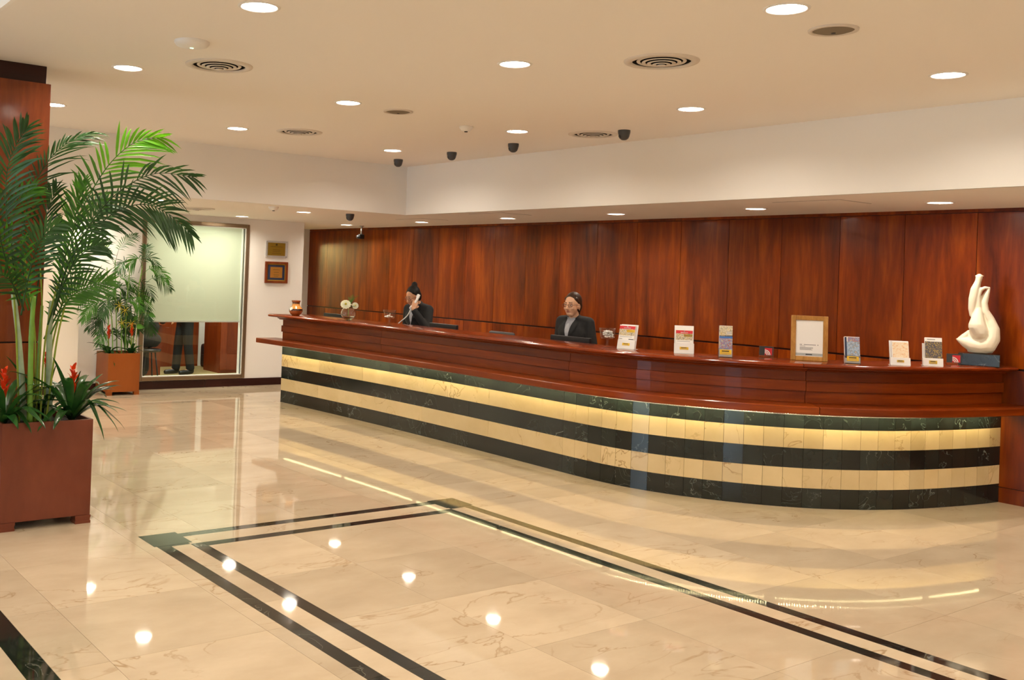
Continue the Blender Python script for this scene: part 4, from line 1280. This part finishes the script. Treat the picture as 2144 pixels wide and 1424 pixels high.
    for s_ in (-1, 1):
        e_ = MB().ell(hp(s_*0.029, -0.0735, 0.012), (0.0125*hs, 0.008*hs, 0.0065*hs), H, 8).build('eye', eye_w, root, True)
        MB().ell(hp(s_*0.029, -0.0800, 0.012), (0.0055*hs, 0.003*hs, 0.0055*hs), H, 6).build('iris', eye_d, e_, True)
        MB().ell(hp(s_*0.029, -0.0752, 0.0172), (0.0142*hs, 0.0092*hs, 0.0058*hs), H, 8).build('eyelid', skin, root, True)
        MB().ell(hp(s_*0.029, -0.0748, 0.0050), (0.0140*hs, 0.0080*hs, 0.0036*hs), H, 8).build('eyelid', skin, root, True)
        MB().cap(hp(s_*0.014, -0.084, 0.036), 0.0035*hs, hp(s_*0.044, -0.074, 0.037), 0.0028*hs, 5).build('eyebrow', hair, root, True)
    MB().ell(hp(0, -0.0815, -0.050), (0.019*hs, 0.007*hs, 0.0055*hs), H, 8).build('lips', lipm, root, True)
    if glasses:
        g_ = []
        for s_ in (-1, 1):
            pts = [hp(s_*(0.032+0.025*math.cos(a)), -0.094+0.004*abs(math.cos(a)), 0.008+0.015*math.sin(a)) for a in [2*PI*k_/16 for k_ in range(17)]]
            g_.append(MB().tube(pts, 0.0019*hs, 6))
        mbg = MB()
        for x in g_: mbg.add(x.v, x.f)
        mbg.tube([hp(-0.009, -0.096, 0.012), hp(0, -0.100, 0.015), hp(0.009, -0.096, 0.012)], 0.0018*hs, 6)
        for s_ in (-1, 1): mbg.tube([hp(s_*0.056, -0.090, 0.012), hp(s_*0.074, -0.05, 0.014), hp(s_*0.077, 0.01, 0.008)], 0.0018*hs, 6)
        mbg.build('glasses', plain('spectacle_frame', (0.10, 0.03, 0.015), 0.3), root, True)
    for s_ in (-1, 1): MB().ell(hp(s_*0.076, 0.004, -0.036), (0.005, 0.005, 0.005), None, 6).build('earring', steel, root, True)
    return root, hp, H


def stand(**k):
    J = dict(neck=(0, 0, 1.30), chest=(0, 0, 1.145), waist=(0, 0, 0.99), pelvis=(0, 0, 0.86),
             shl=(0.158, 0.01, 1.245), ell=(0.205, 0.03, 1.00), wrl=(0.17, -0.16, 0.86), hal=(0.16, -0.25, 0.83), pnl=(0, 0, -1), tsl=-1,
             shr=(-0.158, 0.01, 1.245), elr=(-0.205, 0.03, 1.00), wrr=(-0.17, -0.16, 0.86), har=(-0.16, -0.25, 0.83), pnr=(0, 0, -1), tsr=1,
             hipl=(0.085, 0, 0.80), knl=(0.09, -0.005, 0.46), anl=(0.09, 0.02, 0.085), toel=(0.095, -0.13, 0.034),
             hipr=(-0.085, 0, 0.80), knr=(-0.09, -0.005, 0.46), anr=(-0.09, 0.02, 0.085), toer=(-0.095, -0.13, 0.034))
    J.update(k); return J


# woman on the telephone: head bowed, left hand holds the receiver to her left ear
wp = onY(880, 640, 7.24); r1 = math.radians(12)
hc1 = (-0.01, -0.085, 1.395)
J1 = stand(ell=(0.215, -0.07, 1.02), wrl=(0.105, -0.205, 1.255), hal=(0.090, -0.150, 1.345), pnl=(-0.55, 0.5, 0.15), curll=1.15, tsl=-1)
w_, hp1, H1 = person((wp.x-0.045, 7.24, 0), r1, 'woman in black jacket with black hair bun and glasses, holding a telephone receiver', J1, skin_a, hair_bk, True, True, (-0.10, -0.90, -0.40), hc1, shirt=shirt_g)
ph = tag(empty('telephone_receiver', w_.location, r1), 'white telephone receiver held to her ear by the woman with the bun', 'telephone')
a_, b_ = hp1(-0.092, 0.000, 0.010), hp1(-0.060, -0.125, -0.085)
mid_ = (a_+b_)/2+V((0.030, -0.022, -0.004))
mb = MB(); mb.tube(catmull([a_+V((0.012, 0, 0.02)), mid_, b_+V((0.01, -0.015, 0))], 6), [0.019]*3+[0.015]*7+[0.019]*3, 10)
mb.build('handle', whitep, ph, True)
MB().ell(a_, (0.018, 0.026, 0.028), None, 8).build('earpiece', whitep, ph, True)
MB().ell(b_, (0.022, 0.022, 0.022), None, 8).build('mouthpiece', whitep, ph, True)
cd = [b_+V((0, -0.005, -0.012)), b_+V((-0.035, -0.03, -0.10)), V((-0.16, -0.22, 1.02)), V((-0.20, -0.26, 0.80))]
MB().tube(catmull(cd, 8), 0.0065, 8).build('cord', whitep, ph, True)

# woman with glasses, looking to her right front
wp = onY(1204, 640, 7.24); r2 = math.radians(8)
person((wp.x, 7.24, 0), r2, 'woman in black jacket and grey shirt with brown hair and thin glasses behind a monitor', stand(neck=(0, 0, 1.285)), skin_b, hair_br, True, False, (0.10, -1, -0.06), (0.0, -0.045, 1.41), shirt=shirt_g, hs=1.03)

# ------------------------------------------------------------------ office behind the glass
person((-14.42, 6.36, 0), math.radians(0), 'standing person in black trousers seen through the office glass below the blind', stand(anl=(0.09, 0.06, 0.085), knl=(0.09, 0.02, 0.46), toel=(0.095, -0.09, 0.034), knr=(-0.09, -0.06, 0.46), anr=(-0.09, -0.10, 0.085), toer=(-0.095, -0.25, 0.034)), skin_a, hair_bk, detail=False, voxel=0.009)
Js = dict(neck=(0, 0, 1.08), chest=(0, 0, 0.93), waist=(0, 0, 0.77), pelvis=(0, 0, 0.58), shl=(0.16, 0.01, 1.03), ell=(0.20, -0.05, 0.84), wrl=(0.16, -0.22, 0.84), hal=(0.15, -0.30, 0.84), pnl=(0, 0, -1), tsl=-1,
          shr=(-0.16, 0.01, 1.03), elr=(-0.24, -0.10, 0.85), wrr=(-0.30, -0.30, 0.84), har=(-0.31, -0.40, 0.84), pnr=(0, 0, -1), tsr=1,
          hipl=(0.09, -0.05, 0.56), knl=(0.10, -0.42, 0.55), anl=(0.10, -0.40, 0.10), toel=(0.10, -0.54, 0.034), hipr=(-0.09, -0.05, 0.56), knr=(-0.10, -0.42, 0.55), anr=(-0.10, -0.40, 0.10), toer=(-0.10, -0.54, 0.034))
person((-13.86, 5.56, 0), math.radians(-90), 'seated person in black with one hand on the desk behind the office glass', Js, skin_b, hair_bk, detail=False, voxel=0.009, headc=(0, -0.05, 1.22))
t = tag(empty('stool', (-13.86, 5.56, 0)), 'dark stool under the seated person in the office', 'stool')
MB().lathe([(0.001, 0.455), (0.17, 0.45), (0.18, 0.435), (0.17, 0.41), (0.001, 0.41)], 28).build('seat', blackp, t, True)
for k in range(4):
    a = PI/4+k*PI/2; MB().tube([(0.10*math.cos(a), 0.10*math.sin(a), 0.41), (0.16*math.cos(a), 0.16*math.sin(a), 0.0)], 0.012, 8).build('leg', blackp, t, True)
t = tag(empty('office_desk', (-14.75, 5.35, 0)), 'wooden office desk with a full front panel seen through the glass', 'desk')
MB().bbox((-0.35, -1.0, 0.765), (0.40, 0.66, 0.80), 0.004).build('desk_top', office_w, t)
MB().box((0.30, -0.97, 0.0), (0.33, 0.63, 0.764)).build('front_panel', office_w, t)
for y in (-0.97, 0.60): MB().box((-0.32, y, 0.0), (0.30, y+0.03, 0.764)).build('side_panel', office_w, t)
t = tag(empty('wood_cabinet', (-14.70, 7.165, 0)), 'tall wooden cabinet with framed door at the right of the office', 'cabinet')
MB().box((-0.28, -0.215, 0.0), (0.28, 0.215, 2.15)).build('carcass', office_w, t)
d_ = MB().bbox((0.281, -0.21, 0.05), (0.30, 0.21, 2.13), 0.003).build('door', office_w, t)
for a, b in (((0.30, -0.21, 0.05), (0.312, -0.10, 2.13)), ((0.30, 0.18, 0.05), (0.312, 0.21, 2.13)), ((0.30, -0.10, 0.05), (0.312, 0.18, 0.30))): MB().bbox(a, b, 0.003).build('door_frame', office_w, d_)
t = tag(empty('wall_cladding', (-15.6, 5.3, 0)), 'wood cladding on the office back wall', 'wall cladding')
for k in range(4): MB().box((0.002, -1.78+0.9*k, 0.0), (0.025, -0.885+0.9*k, 2.2)).build('panel', office_w, t)
c = onZ(449, 771); t = tag(empty('black_bag', (c.x-0.14, c.y-0.03, 0), math.radians(40)), 'black upright bag on the office floor beside the cabinet', 'bag')
MB().bbox((-0.14, -0.09, 0.0), (0.14, 0.09, 0.40), 0.06).build('bag_body', blackp, t, True)
MB().tube(catmull([(-0.06, 0, 0.38), (-0.05, 0, 0.47), (0.05, 0, 0.47), (0.06, 0, 0.38)], 6), 0.010, 8).build('handle', blackp, t, True)
MB().tube(catmull([(0.10, -0.09, 0.33), (0.13, -0.13, 0.2), (0.11, -0.10, 0.06)], 6), 0.012, 8).build('strap', blackp, t, True)
MB().bbox((-0.11, -0.115, 0.04), (0.11, -0.085, 0.22), 0.012).build('front_pocket', blackp, t)

# ------------------------------------------------------------------ planters and plants
def planter(x0, x1, y0, y1, zf, zt, mat, label):
    t = tag(empty('planter_box', ((x0+x1)/2, (y0+y1)/2, 0)), label, 'planter')
    hx, hy = (x1-x0)/2, (y1-y0)/2
    for nme, a, b in (('front_panel', (hx-0.018, -hy, zf), (hx, hy, zt)), ('back_panel', (-hx, -hy, zf), (-hx+0.018, hy, zt)),
                      ('side_panel', (-hx+0.018, -hy, zf), (hx-0.018, -hy+0.018, zt)), ('side_panel', (-hx+0.018, hy-0.018, zf), (hx-0.018, hy, zt))):
        MB().bbox(a, b, 0.002).build(nme, mat, t)
    MB().box((-hx+0.018, -hy+0.018, zf+0.002), (hx-0.018, hy-0.018, zf+0.02)).build('bottom', wood_dark, t)
    for sx in (-1, 1):
        for sy in (-1, 1):
            mb = MB(); fw_ = 0.092 if zf > 0.045 else 0.06
            xa, xb = (hx-fw_+0.002, hx+0.002) if sx > 0 else (-hx-0.002, -hx+fw_-0.002)
            ya, yb = (hy-fw_, hy+0.001) if sy > 0 else (-hy-0.001, -hy+fw_)
            n = 3
            for k in range(n):
                e_ = 0.0025*(1-k % 2)
                mb.box((xa-e_, ya-e_, zf*k/n), (xb+e_, yb+e_, zf*(k+1)/n))
            mb.build('foot', mat, t)
    # uneven soil
    g_ = MB(); nx, ny = 10, 12; vs = []; zs = zt-0.035
    for i in range(nx+1):
        for j in range(ny+1):
            x, y = -hx+0.018+(2*hx-0.036)*i/nx, -hy+0.018+(2*hy-0.036)*j/ny
            vs.append((x, y, zs+0.012*noise.noise(V((x*15, y*15, 0)))))
    g_.add(vs, [(i*(ny+1)+j, (i+1)*(ny+1)+j, (i+1)*(ny+1)+j+1, i*(ny+1)+j+1) for i in range(nx) for j in range(ny)])
    so = g_.build('soil', soil, t, True); so['kind'] = 'stuff'
    return t


planter(-6.72, -6.29, 1.612, 2.171, 0.052, 0.66, wood_red, 'large reddish brown wooden planter box in the left foreground')
planter(-12.735, -12.29, 4.405, 4.82, 0.042, 0.53, wood_org, 'orange brown wooden planter box beside the office window')
TOCAM = (-_f)


def frond_mesh(pts, L, n, w, t0, rng, a0=62, a1=22, droop=0.25, lift=0.15, r0=0.006, nrm=None, both=(1, 1), tipcut=0.35):
    """pinnate palm leaf: curved rachis with narrow folded leaflets; returns (mesh builder, face t-values)"""
    cv = catmull(pts, 12); N = len(cv)
    mb = MB(); tv = []
    mb.tube(cv, [r0*(1-0.75*i/(N-1)) for i in range(N)], 6); tv += [0.0]*len(mb.f)
    nrm = (nrm or TOCAM).normalized()
    n = int(n*0.62) if L > 0.17 else n; w = w*0.80
    for k in range(n):
        t = t0+(1-t0)*(k+0.5)/n
        i = min(int(t*(N-1)), N-2); p = cv[i].lerp(cv[i+1], t*(N-1)-i)
        T = (cv[min(i+2, N-1)]-cv[max(i-1, 0)]).normalized()
        Sd = nrm.cross(T)
        if Sd.length < 0.2: Sd = V((0, 0, 1)).cross(T)
        Sd.normalize(); Nn = T.cross(Sd).normalized()
        u_ = (t-t0)/(1-t0)
        prof = min(1.0, 0.45+2.2*u_)*(1.0 if u_ < 0.55 else 1.0-(u_-0.55)/0.45*(1-tipcut))
        ang = math.radians(a0+(a1-a0)*u_)
        for sgn, on in ((1, both[0]), (-1, both[1])):
            if not on or rng.random() < 0.05: continue
            d = (Sd*(sgn*math.sin(ang+rng.uniform(-.10, .10)))+T*math.cos(ang)+Nn*(lift+rng.uniform(-0.12, 0.12))).normalized()
            ll = L*prof*rng.uniform(0.86, 1.08)*on
            wv = (T-d*T.dot(d))
            if wv.length < 0.1: wv = Nn.cross(d)
            wv.normalize(); fold = d.cross(wv).normalized()
            dr = droop*rng.uniform(0.6, 1.5)
            vs = []
            for q, wq in ((0.0, 0.35), (0.22, 0.95), (0.5, 1.0), (0.78, 0.62), (1.0, 0.03)):
                c = p+d*(ll*q)+V((0, 0, -dr*ll*q*q))
                hw = w*wq*0.5
                vs += [c-wv*hw+fold*hw*0.25, c, c+wv*hw+fold*hw*0.25]
            fs = []
            for q in range(4):
                for h in (0, 1): fs.append((q*3+h, q*3+h+1, q*3+h+4, q*3+h+3))
            mb.add(vs, fs); tv += [u_]*len(fs)
    return mb, tv


def frond(parent, pts, L, n, w, mat, t0=0.3, seed=0, tip=None, tipt=0.5, **kw):
    mb, tv = frond_mesh(pts, L, n, w, t0, random.Random(seed), **kw)
    o = parent_o = parent
    mb.v = [p-parent.location for p in mb.v]
    me = mb.mesh('frond'); me.materials.append(mat)
    if tip:
        me.materials.append(tip)
        if len(me.polygons) == len(tv): me.polygons.foreach_set('material_index', [1 if t > tipt else 0 for t in tv])
    return link('frond', me, mat, parent, True)


palm = tag(empty('palm_plant', (-6.5, 1.89, 0.62)), 'tall areca palm with arching fronds in the left foreground planter', 'palm')


def pp(lst, X=-6.5, dx=0.0):
    n = len(lst)-1
    return [onX(x, y, X+dx*(i/n)) for i, (x, y) in enumerate(lst)]


def cane(parent, pts, r, mat, name='cane'):
    cv = catmull(pts, 8); N = len(cv)
    rr = [r*(1.0-0.25*i/(N-1))*(1.06 if i % 7 == 0 else 1.0) for i in range(N)]
    mb = MB().tube([p-parent.location for p in cv], rr, 12); return mb.build(name, mat, parent, True)


for l, X, r, mt in (([(50, 880), (44, 770), (37, 690), (28, 615)], -6.47, 0.021, cane_w), ([(62, 885), (64, 770), (66, 690), (71, 620)], -6.40, 0.019, cane_g), ([(103, 880), (103, 760), (104, 690), (109, 630)], -6.50, 0.022, cane_w),
                    ([(78, 885), (80, 780), (84, 700), (88, 640)], -6.58, 0.013, cane_g)):
    cane(palm, pp(l, X), r, mt)
for l, X in (([(84, 884), (92, 740), (104, 660), (122, 590)], -6.45), ([(92, 884), (107, 740), (124, 660), (140, 590)], -6.52), ([(74, 884), (84, 740), (88, 640), (84, 560)], -6.5), ([(70, 884), (74, 720), (60, 600), (48, 520)], -6.55),
             ([(96, 884), (118, 720), (136, 640), (147, 600)], -6.42), ([(40, 884), (34, 700), (24, 560), (15, 490)], -6.45)):
    cane(palm, pp(l, X), 0.0065, stalk, 'leaf_stalk')
FR = [([(112, 660), (128, 570), (158, 470), (195, 395), (236, 336), (285, 297), (338, 288)], 0.36, 40, 0.024, leaf_g, -6.5, 0.15, dict(tip=leaf_lit, tipt=0.36, t0=0.30, lift=0.1, both=(0.8, 1), a0=58)),
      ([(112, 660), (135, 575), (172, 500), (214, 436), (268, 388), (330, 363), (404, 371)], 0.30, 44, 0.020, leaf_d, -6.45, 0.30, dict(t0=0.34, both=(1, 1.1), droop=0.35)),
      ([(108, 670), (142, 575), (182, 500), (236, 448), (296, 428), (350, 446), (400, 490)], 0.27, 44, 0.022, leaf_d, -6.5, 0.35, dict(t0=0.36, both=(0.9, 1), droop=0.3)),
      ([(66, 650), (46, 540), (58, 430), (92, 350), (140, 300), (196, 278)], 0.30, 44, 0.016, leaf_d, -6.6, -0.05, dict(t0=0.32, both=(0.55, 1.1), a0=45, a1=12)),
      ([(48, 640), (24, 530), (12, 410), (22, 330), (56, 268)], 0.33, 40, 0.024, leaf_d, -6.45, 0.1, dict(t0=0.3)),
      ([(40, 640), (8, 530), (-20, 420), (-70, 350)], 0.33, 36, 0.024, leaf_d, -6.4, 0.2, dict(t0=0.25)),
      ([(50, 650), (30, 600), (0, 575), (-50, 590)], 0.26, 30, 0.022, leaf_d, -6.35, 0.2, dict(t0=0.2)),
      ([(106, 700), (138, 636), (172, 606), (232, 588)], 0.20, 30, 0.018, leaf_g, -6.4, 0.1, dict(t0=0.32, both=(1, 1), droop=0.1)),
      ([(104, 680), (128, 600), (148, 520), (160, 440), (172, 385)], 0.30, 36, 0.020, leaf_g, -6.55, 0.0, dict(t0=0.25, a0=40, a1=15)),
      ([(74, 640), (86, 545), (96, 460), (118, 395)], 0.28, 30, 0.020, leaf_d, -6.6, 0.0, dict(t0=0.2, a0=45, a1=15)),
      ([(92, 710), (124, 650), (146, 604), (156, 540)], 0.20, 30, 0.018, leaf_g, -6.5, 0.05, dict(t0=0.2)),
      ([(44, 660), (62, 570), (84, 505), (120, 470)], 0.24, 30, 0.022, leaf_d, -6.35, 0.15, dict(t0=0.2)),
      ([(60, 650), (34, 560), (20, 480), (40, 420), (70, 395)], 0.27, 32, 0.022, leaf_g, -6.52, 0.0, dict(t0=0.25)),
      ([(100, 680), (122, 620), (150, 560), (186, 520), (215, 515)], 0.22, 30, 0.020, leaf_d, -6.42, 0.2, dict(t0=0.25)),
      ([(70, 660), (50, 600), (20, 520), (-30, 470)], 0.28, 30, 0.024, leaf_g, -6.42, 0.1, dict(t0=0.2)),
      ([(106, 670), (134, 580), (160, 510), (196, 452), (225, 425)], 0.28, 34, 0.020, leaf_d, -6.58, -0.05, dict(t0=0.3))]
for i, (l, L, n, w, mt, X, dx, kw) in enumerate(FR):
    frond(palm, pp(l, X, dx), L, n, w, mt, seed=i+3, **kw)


def bromeliad(loc, n, L, w, label, flower_h, seed, px_tips=(), X=None, red=True, fr=1.0, mt=None):
    t = tag(empty('bromeliad', loc), label, 'bromeliad')
    rng = random.Random(seed); base = V(loc)

    def leaf(tip, w_, arch):
        if base.x > -7.5: tip = V((max(tip.x, -6.70-base.x), tip.y, tip.z))
        b = V((0, 0, 0)); hz = V((tip.x, tip.y, 0))
        m_ = tip*0.5+V((0, 0, arch))
        cv = catmull([b, b.lerp(m_, 0.55)+V((0, 0, arch*0.25)), m_, tip.lerp(m_, 0.3)+V((0, 0, arch*0.12)), tip], 4)
        mb = MB(); vs = []
        N = len(cv)
        for i, p in enumerate(cv):
            T = (cv[min(i+1, N-1)]-cv[max(i-1, 0)]).normalized(); sd = T.cross(V((0, 0, 1)))
            sd = sd.normalized() if sd.length > 0.05 else V((0, 1, 0))
            q = i/(N-1); hw = w_*0.5*(0.75+0.5*math.sin(PI*min(1, q*1.2)) if q < 0.7 else 1.0)*(1.0 if q < 0.6 else max(0.03, (1-q)/0.4))
            up_ = sd.cross(T)
            vs += [p-sd*hw+up_*hw*0.35, p, p+sd*hw+up_*hw*0.35]
        fs = [(i*3+h, i*3+h+1, i*3+h+4, i*3+h+3) for i in range(N-1) for h in (0, 1)]
        mb.add(vs, fs).build('leaf', mt or leaf_b, t, True, fix=False)
    for k in range(n):
        a = 2*PI*k/n+rng.uniform(-0.25, 0.25); l = L*rng.uniform(0.7, 1.1); el = rng.uniform(0.0, 0.85)
        leaf(V((math.cos(a)*l, math.sin(a)*l, l*el)), w*rng.uniform(0.8, 1.15), l*rng.uniform(0.18, 0.32))
    for (x, y, dX, arch) in px_tips:
        leaf(onX(x, y, base.x+dX)-base, w, arch)
    if red:
        MB().tube([(0, 0, 0.0), (0, 0, flower_h)], 0.008, 8).build('flower_stalk', stalk, t, True)
        fl = empty('flower', (0, 0, flower_h)); fl.parent = t
        for k in range(15):
            a = k*2.4; h = -0.05+0.012*k; l = (0.075-0.003*k)*fr
            d = V((math.cos(a), math.sin(a), 0)); sd = V((-d.y, d.x, 0)); z = V((0, 0, 1))
            p0_ = z*h*fr; mb = MB(); vs = []
            for q, o_, u2, w2 in ((0, 0.004, 0.0, 0.011), (0, 0.35, 0.45, 0.013), (0, 0.7, 0.75, 0.009), (0, 1.0, 0.95, 0.0008)):
                c = p0_+d*(l*o_*0.75)+z*(l*u2); vs += [c-sd*w2*fr, c+sd*w2*fr]
            mb.add(vs, [(0, 1, 3, 2), (2, 3, 5, 4), (4, 5, 7, 6)]).build('bract', redp, fl, True, fix=False)
    return t


zs = 0.63
b1 = onX(150, 880, -6.44); bromeliad((-6.44, b1.y, zs), 18, 0.42, 0.042, 'bromeliad with a bright red flower at the right of the near planter', 0.23, 5,
                                     [(266, 862, 0.10, 0.07), (248, 905, 0.15, 0.14), (218, 922, 0.18, 0.18), (250, 798, 0.02, 0.08), (240, 816, 0.0, 0.08), (216, 783, -0.05, 0.06), (170, 776, 0.0, 0.06), (110, 748, 0.05, 0.05), (78, 905, 0.17, 0.10), (118, 860, 0.15, 0.06), (262, 900, 0.1, 0.12)])
b2 = onX(6, 880, -6.42); bromeliad((-6.42, b2.y, zs), 18, 0.40, 0.042, 'bromeliad with a red flower at the left edge of the near planter', 0.22, 9, [(38, 900, 0.17, 0.08), (66, 908, 0.17, 0.10), (100, 800, 0.05, 0.06), (60, 795, 0.0, 0.05)])
b3 = onX(92, 870, -6.60); bromeliad((-6.60, b3.y, zs), 12, 0.34, 0.040, 'bromeliad with a narrow red spike behind the canes of the near palm', 0.36, 13, [(12, 745, 0.1, 0.04), (120, 760, 0, 0.04)], fr=0.6)

# far planter: slender palm, two bromeliads, trailing leaves
palm2 = tag(empty('palm_plant', (-12.5, 4.61, 0.49)), 'slender parlour palm with many small fronds in the far planter', 'palm')
X2 = -12.48
for l, dx in (([(228, 745), (226, 640), (224, 560)], 0.05), ([(245, 745), (243, 640), (241, 545)], 0.0), ([(262, 745), (265, 640), (272, 565)], 0.05), ([(278, 745), (283, 650), (298, 560)], 0.0), ([(236, 745), (233, 660), (215, 600)], 0.1), ([(254, 745), (254, 680), (252, 610)], 0.1)):
    cane(palm2, pp(l, X2+dx), 0.0075, cane_g)
FR2 = [[(241, 556), (228, 530), (212, 510), (192, 505)], [(241, 552), (250, 520), (268, 500), (286, 492)], [(290, 572), (300, 545), (315, 540), (332, 560)], [(296, 577), (315, 562), (335, 570), (353, 586)], [(280, 602), (295, 590), (310, 605), (318, 628)],
       [(225, 600), (215, 584), (205, 580), (196, 590)], [(226, 642), (205, 632), (190, 645), (174, 668)], [(226, 622), (205, 605), (180, 615), (162, 642)], [(245, 642), (230, 625), (222, 640), (214, 662)], [(262, 622), (250, 600), (240, 602), (226, 618)],
       [(265, 632), (275, 610), (290, 612), (302, 628)], [(280, 642), (295, 640), (305, 655), (312, 670)], [(243, 602), (255, 583), (270, 588), (282, 606)], [(228, 682), (215, 670), (208, 680), (202, 698)], [(285, 652), (276, 640), (266, 650), (258, 670)],
       [(245, 662), (256, 648), (270, 655), (280, 672)], [(233, 660), (240, 640), (252, 636), (262, 650)], [(240, 690), (250, 675), (262, 680), (272, 695)], [(298, 560), (290, 540), (280, 545), (268, 560)], [(272, 566), (262, 548), (255, 552), (246, 570)], [(298, 562), (304, 530), (306, 515)], [(240, 715), (250, 700), (262, 704), (270, 718)], [(236, 715), (246, 706), (244, 694), (236, 690)]]
FR2 += [[(x+dx_, y+dy_) for x, y in l] for l, dx_, dy_ in zip(FR2[3:16], (6, -8, 5, 10, 8, -6, 9, -7, 8, -9, 6, 5, 12), (20, 24, 18, 22, 30, 16, 24, 20, 26, 18, 22, 24, 20))]
for i, l in enumerate(FR2):
    frond(palm2, pp(l, X2+0.06*math.sin(i*1.7), 0.12*math.cos(i*2.3)), 0.155, 15, 0.015, leaf_g if i % 3 == 0 else leaf_d, t0=0.28, seed=50+i, droop=0.35, r0=0.003, a0=60, a1=25)
for i, (x, y) in enumerate(((262, 650), (256, 676), (275, 678), (250, 640))):
    mb = MB(); c = onX(x, y, X2+0.15)-palm2.location
    for k in range(7):
        a = k*0.9; d = V((0.3*math.sin(a*2), math.cos(a), math.sin(a))).normalized(); mb.tube([c, c+d*0.04, c+d*0.075+V((0, 0, -0.015))], [0.003, 0.004, 0.001], 5)
    mb.build('yellow_spray', leaf_y, palm2, True)
bb1 = onX(226, 741, -12.40); bromeliad((-12.40, bb1.y, 0.50), 10, 0.22, 0.040, 'bromeliad with a red flower at the left of the far planter', 0.25, 21, [(181, 718, 0.0, 0.06), (240, 768, 0.12, 0.12), (195, 735, 0.05, 0.05)], fr=0.95)
bb2 = onX(274, 741, -12.40); bromeliad((-12.40, bb2.y, 0.50), 10, 0.20, 0.040, 'bromeliad with a red flower at the right of the far planter', 0.28, 25, [(293, 745, 0.05, 0.05)], fr=0.9)
vine = tag(empty('trailing_vine', (-12.42, onX(285, 741, -12.42).y, 0.5)), 'thin vine with heart shaped leaves climbing at the right of the far planter', 'plant')
vl = [onX(x, y, -12.35)-vine.location for x, y in ((284, 741), (287, 690), (292, 655), (291, 612))]
MB().tube(catmull(vl, 6), 0.004, 6).build('stem', stalk, vine, True)
for i, (x, y, s_, an) in enumerate(((291, 628, 0.075, -1.5), (293, 684, 0.085, -0.2), (318, 660, 0.075, -0.5), (284, 665, 0.06, 1.1), (255, 683, 0.05, 2.5))):
    c = onX(x, y, -12.33)-vine.location; d = V((0.25, math.cos(an), math.sin(an))).normalized(); sd = d.cross(V((1, 0, 0.2))).normalized()
    mb = MB(); vs = [c-d*s_*0.5]
    for q, w_ in ((-0.55, 0.30), (-0.25, 0.42), (0.1, 0.36), (0.4, 0.2), (0.7, 0.02)): vs += [c+d*s_*q-sd*s_*w_+V((0.01, 0, 0)), c+d*s_*q+V((0, 0, 0)), c+d*s_*q+sd*s_*w_+V((0.01, 0, 0))]
    fs = [(1, 2, 0), (2, 3, 0)]
    for k in range(4):
        for h in (0, 1): fs.append((1+k*3+h, 2+k*3+h, 5+k*3+h, 4+k*3+h))
    lf = mb.add(vs, fs).build('leaf', leaf_g, vine, True, fix=False)
    st = min(vl, key=lambda v: (v-c).length); MB().tube([st, (st+c)/2+V((0, 0, 0.02)), c-d*s_*0.5], 0.002, 5).build('leaf_stem', stalk, lf, True)
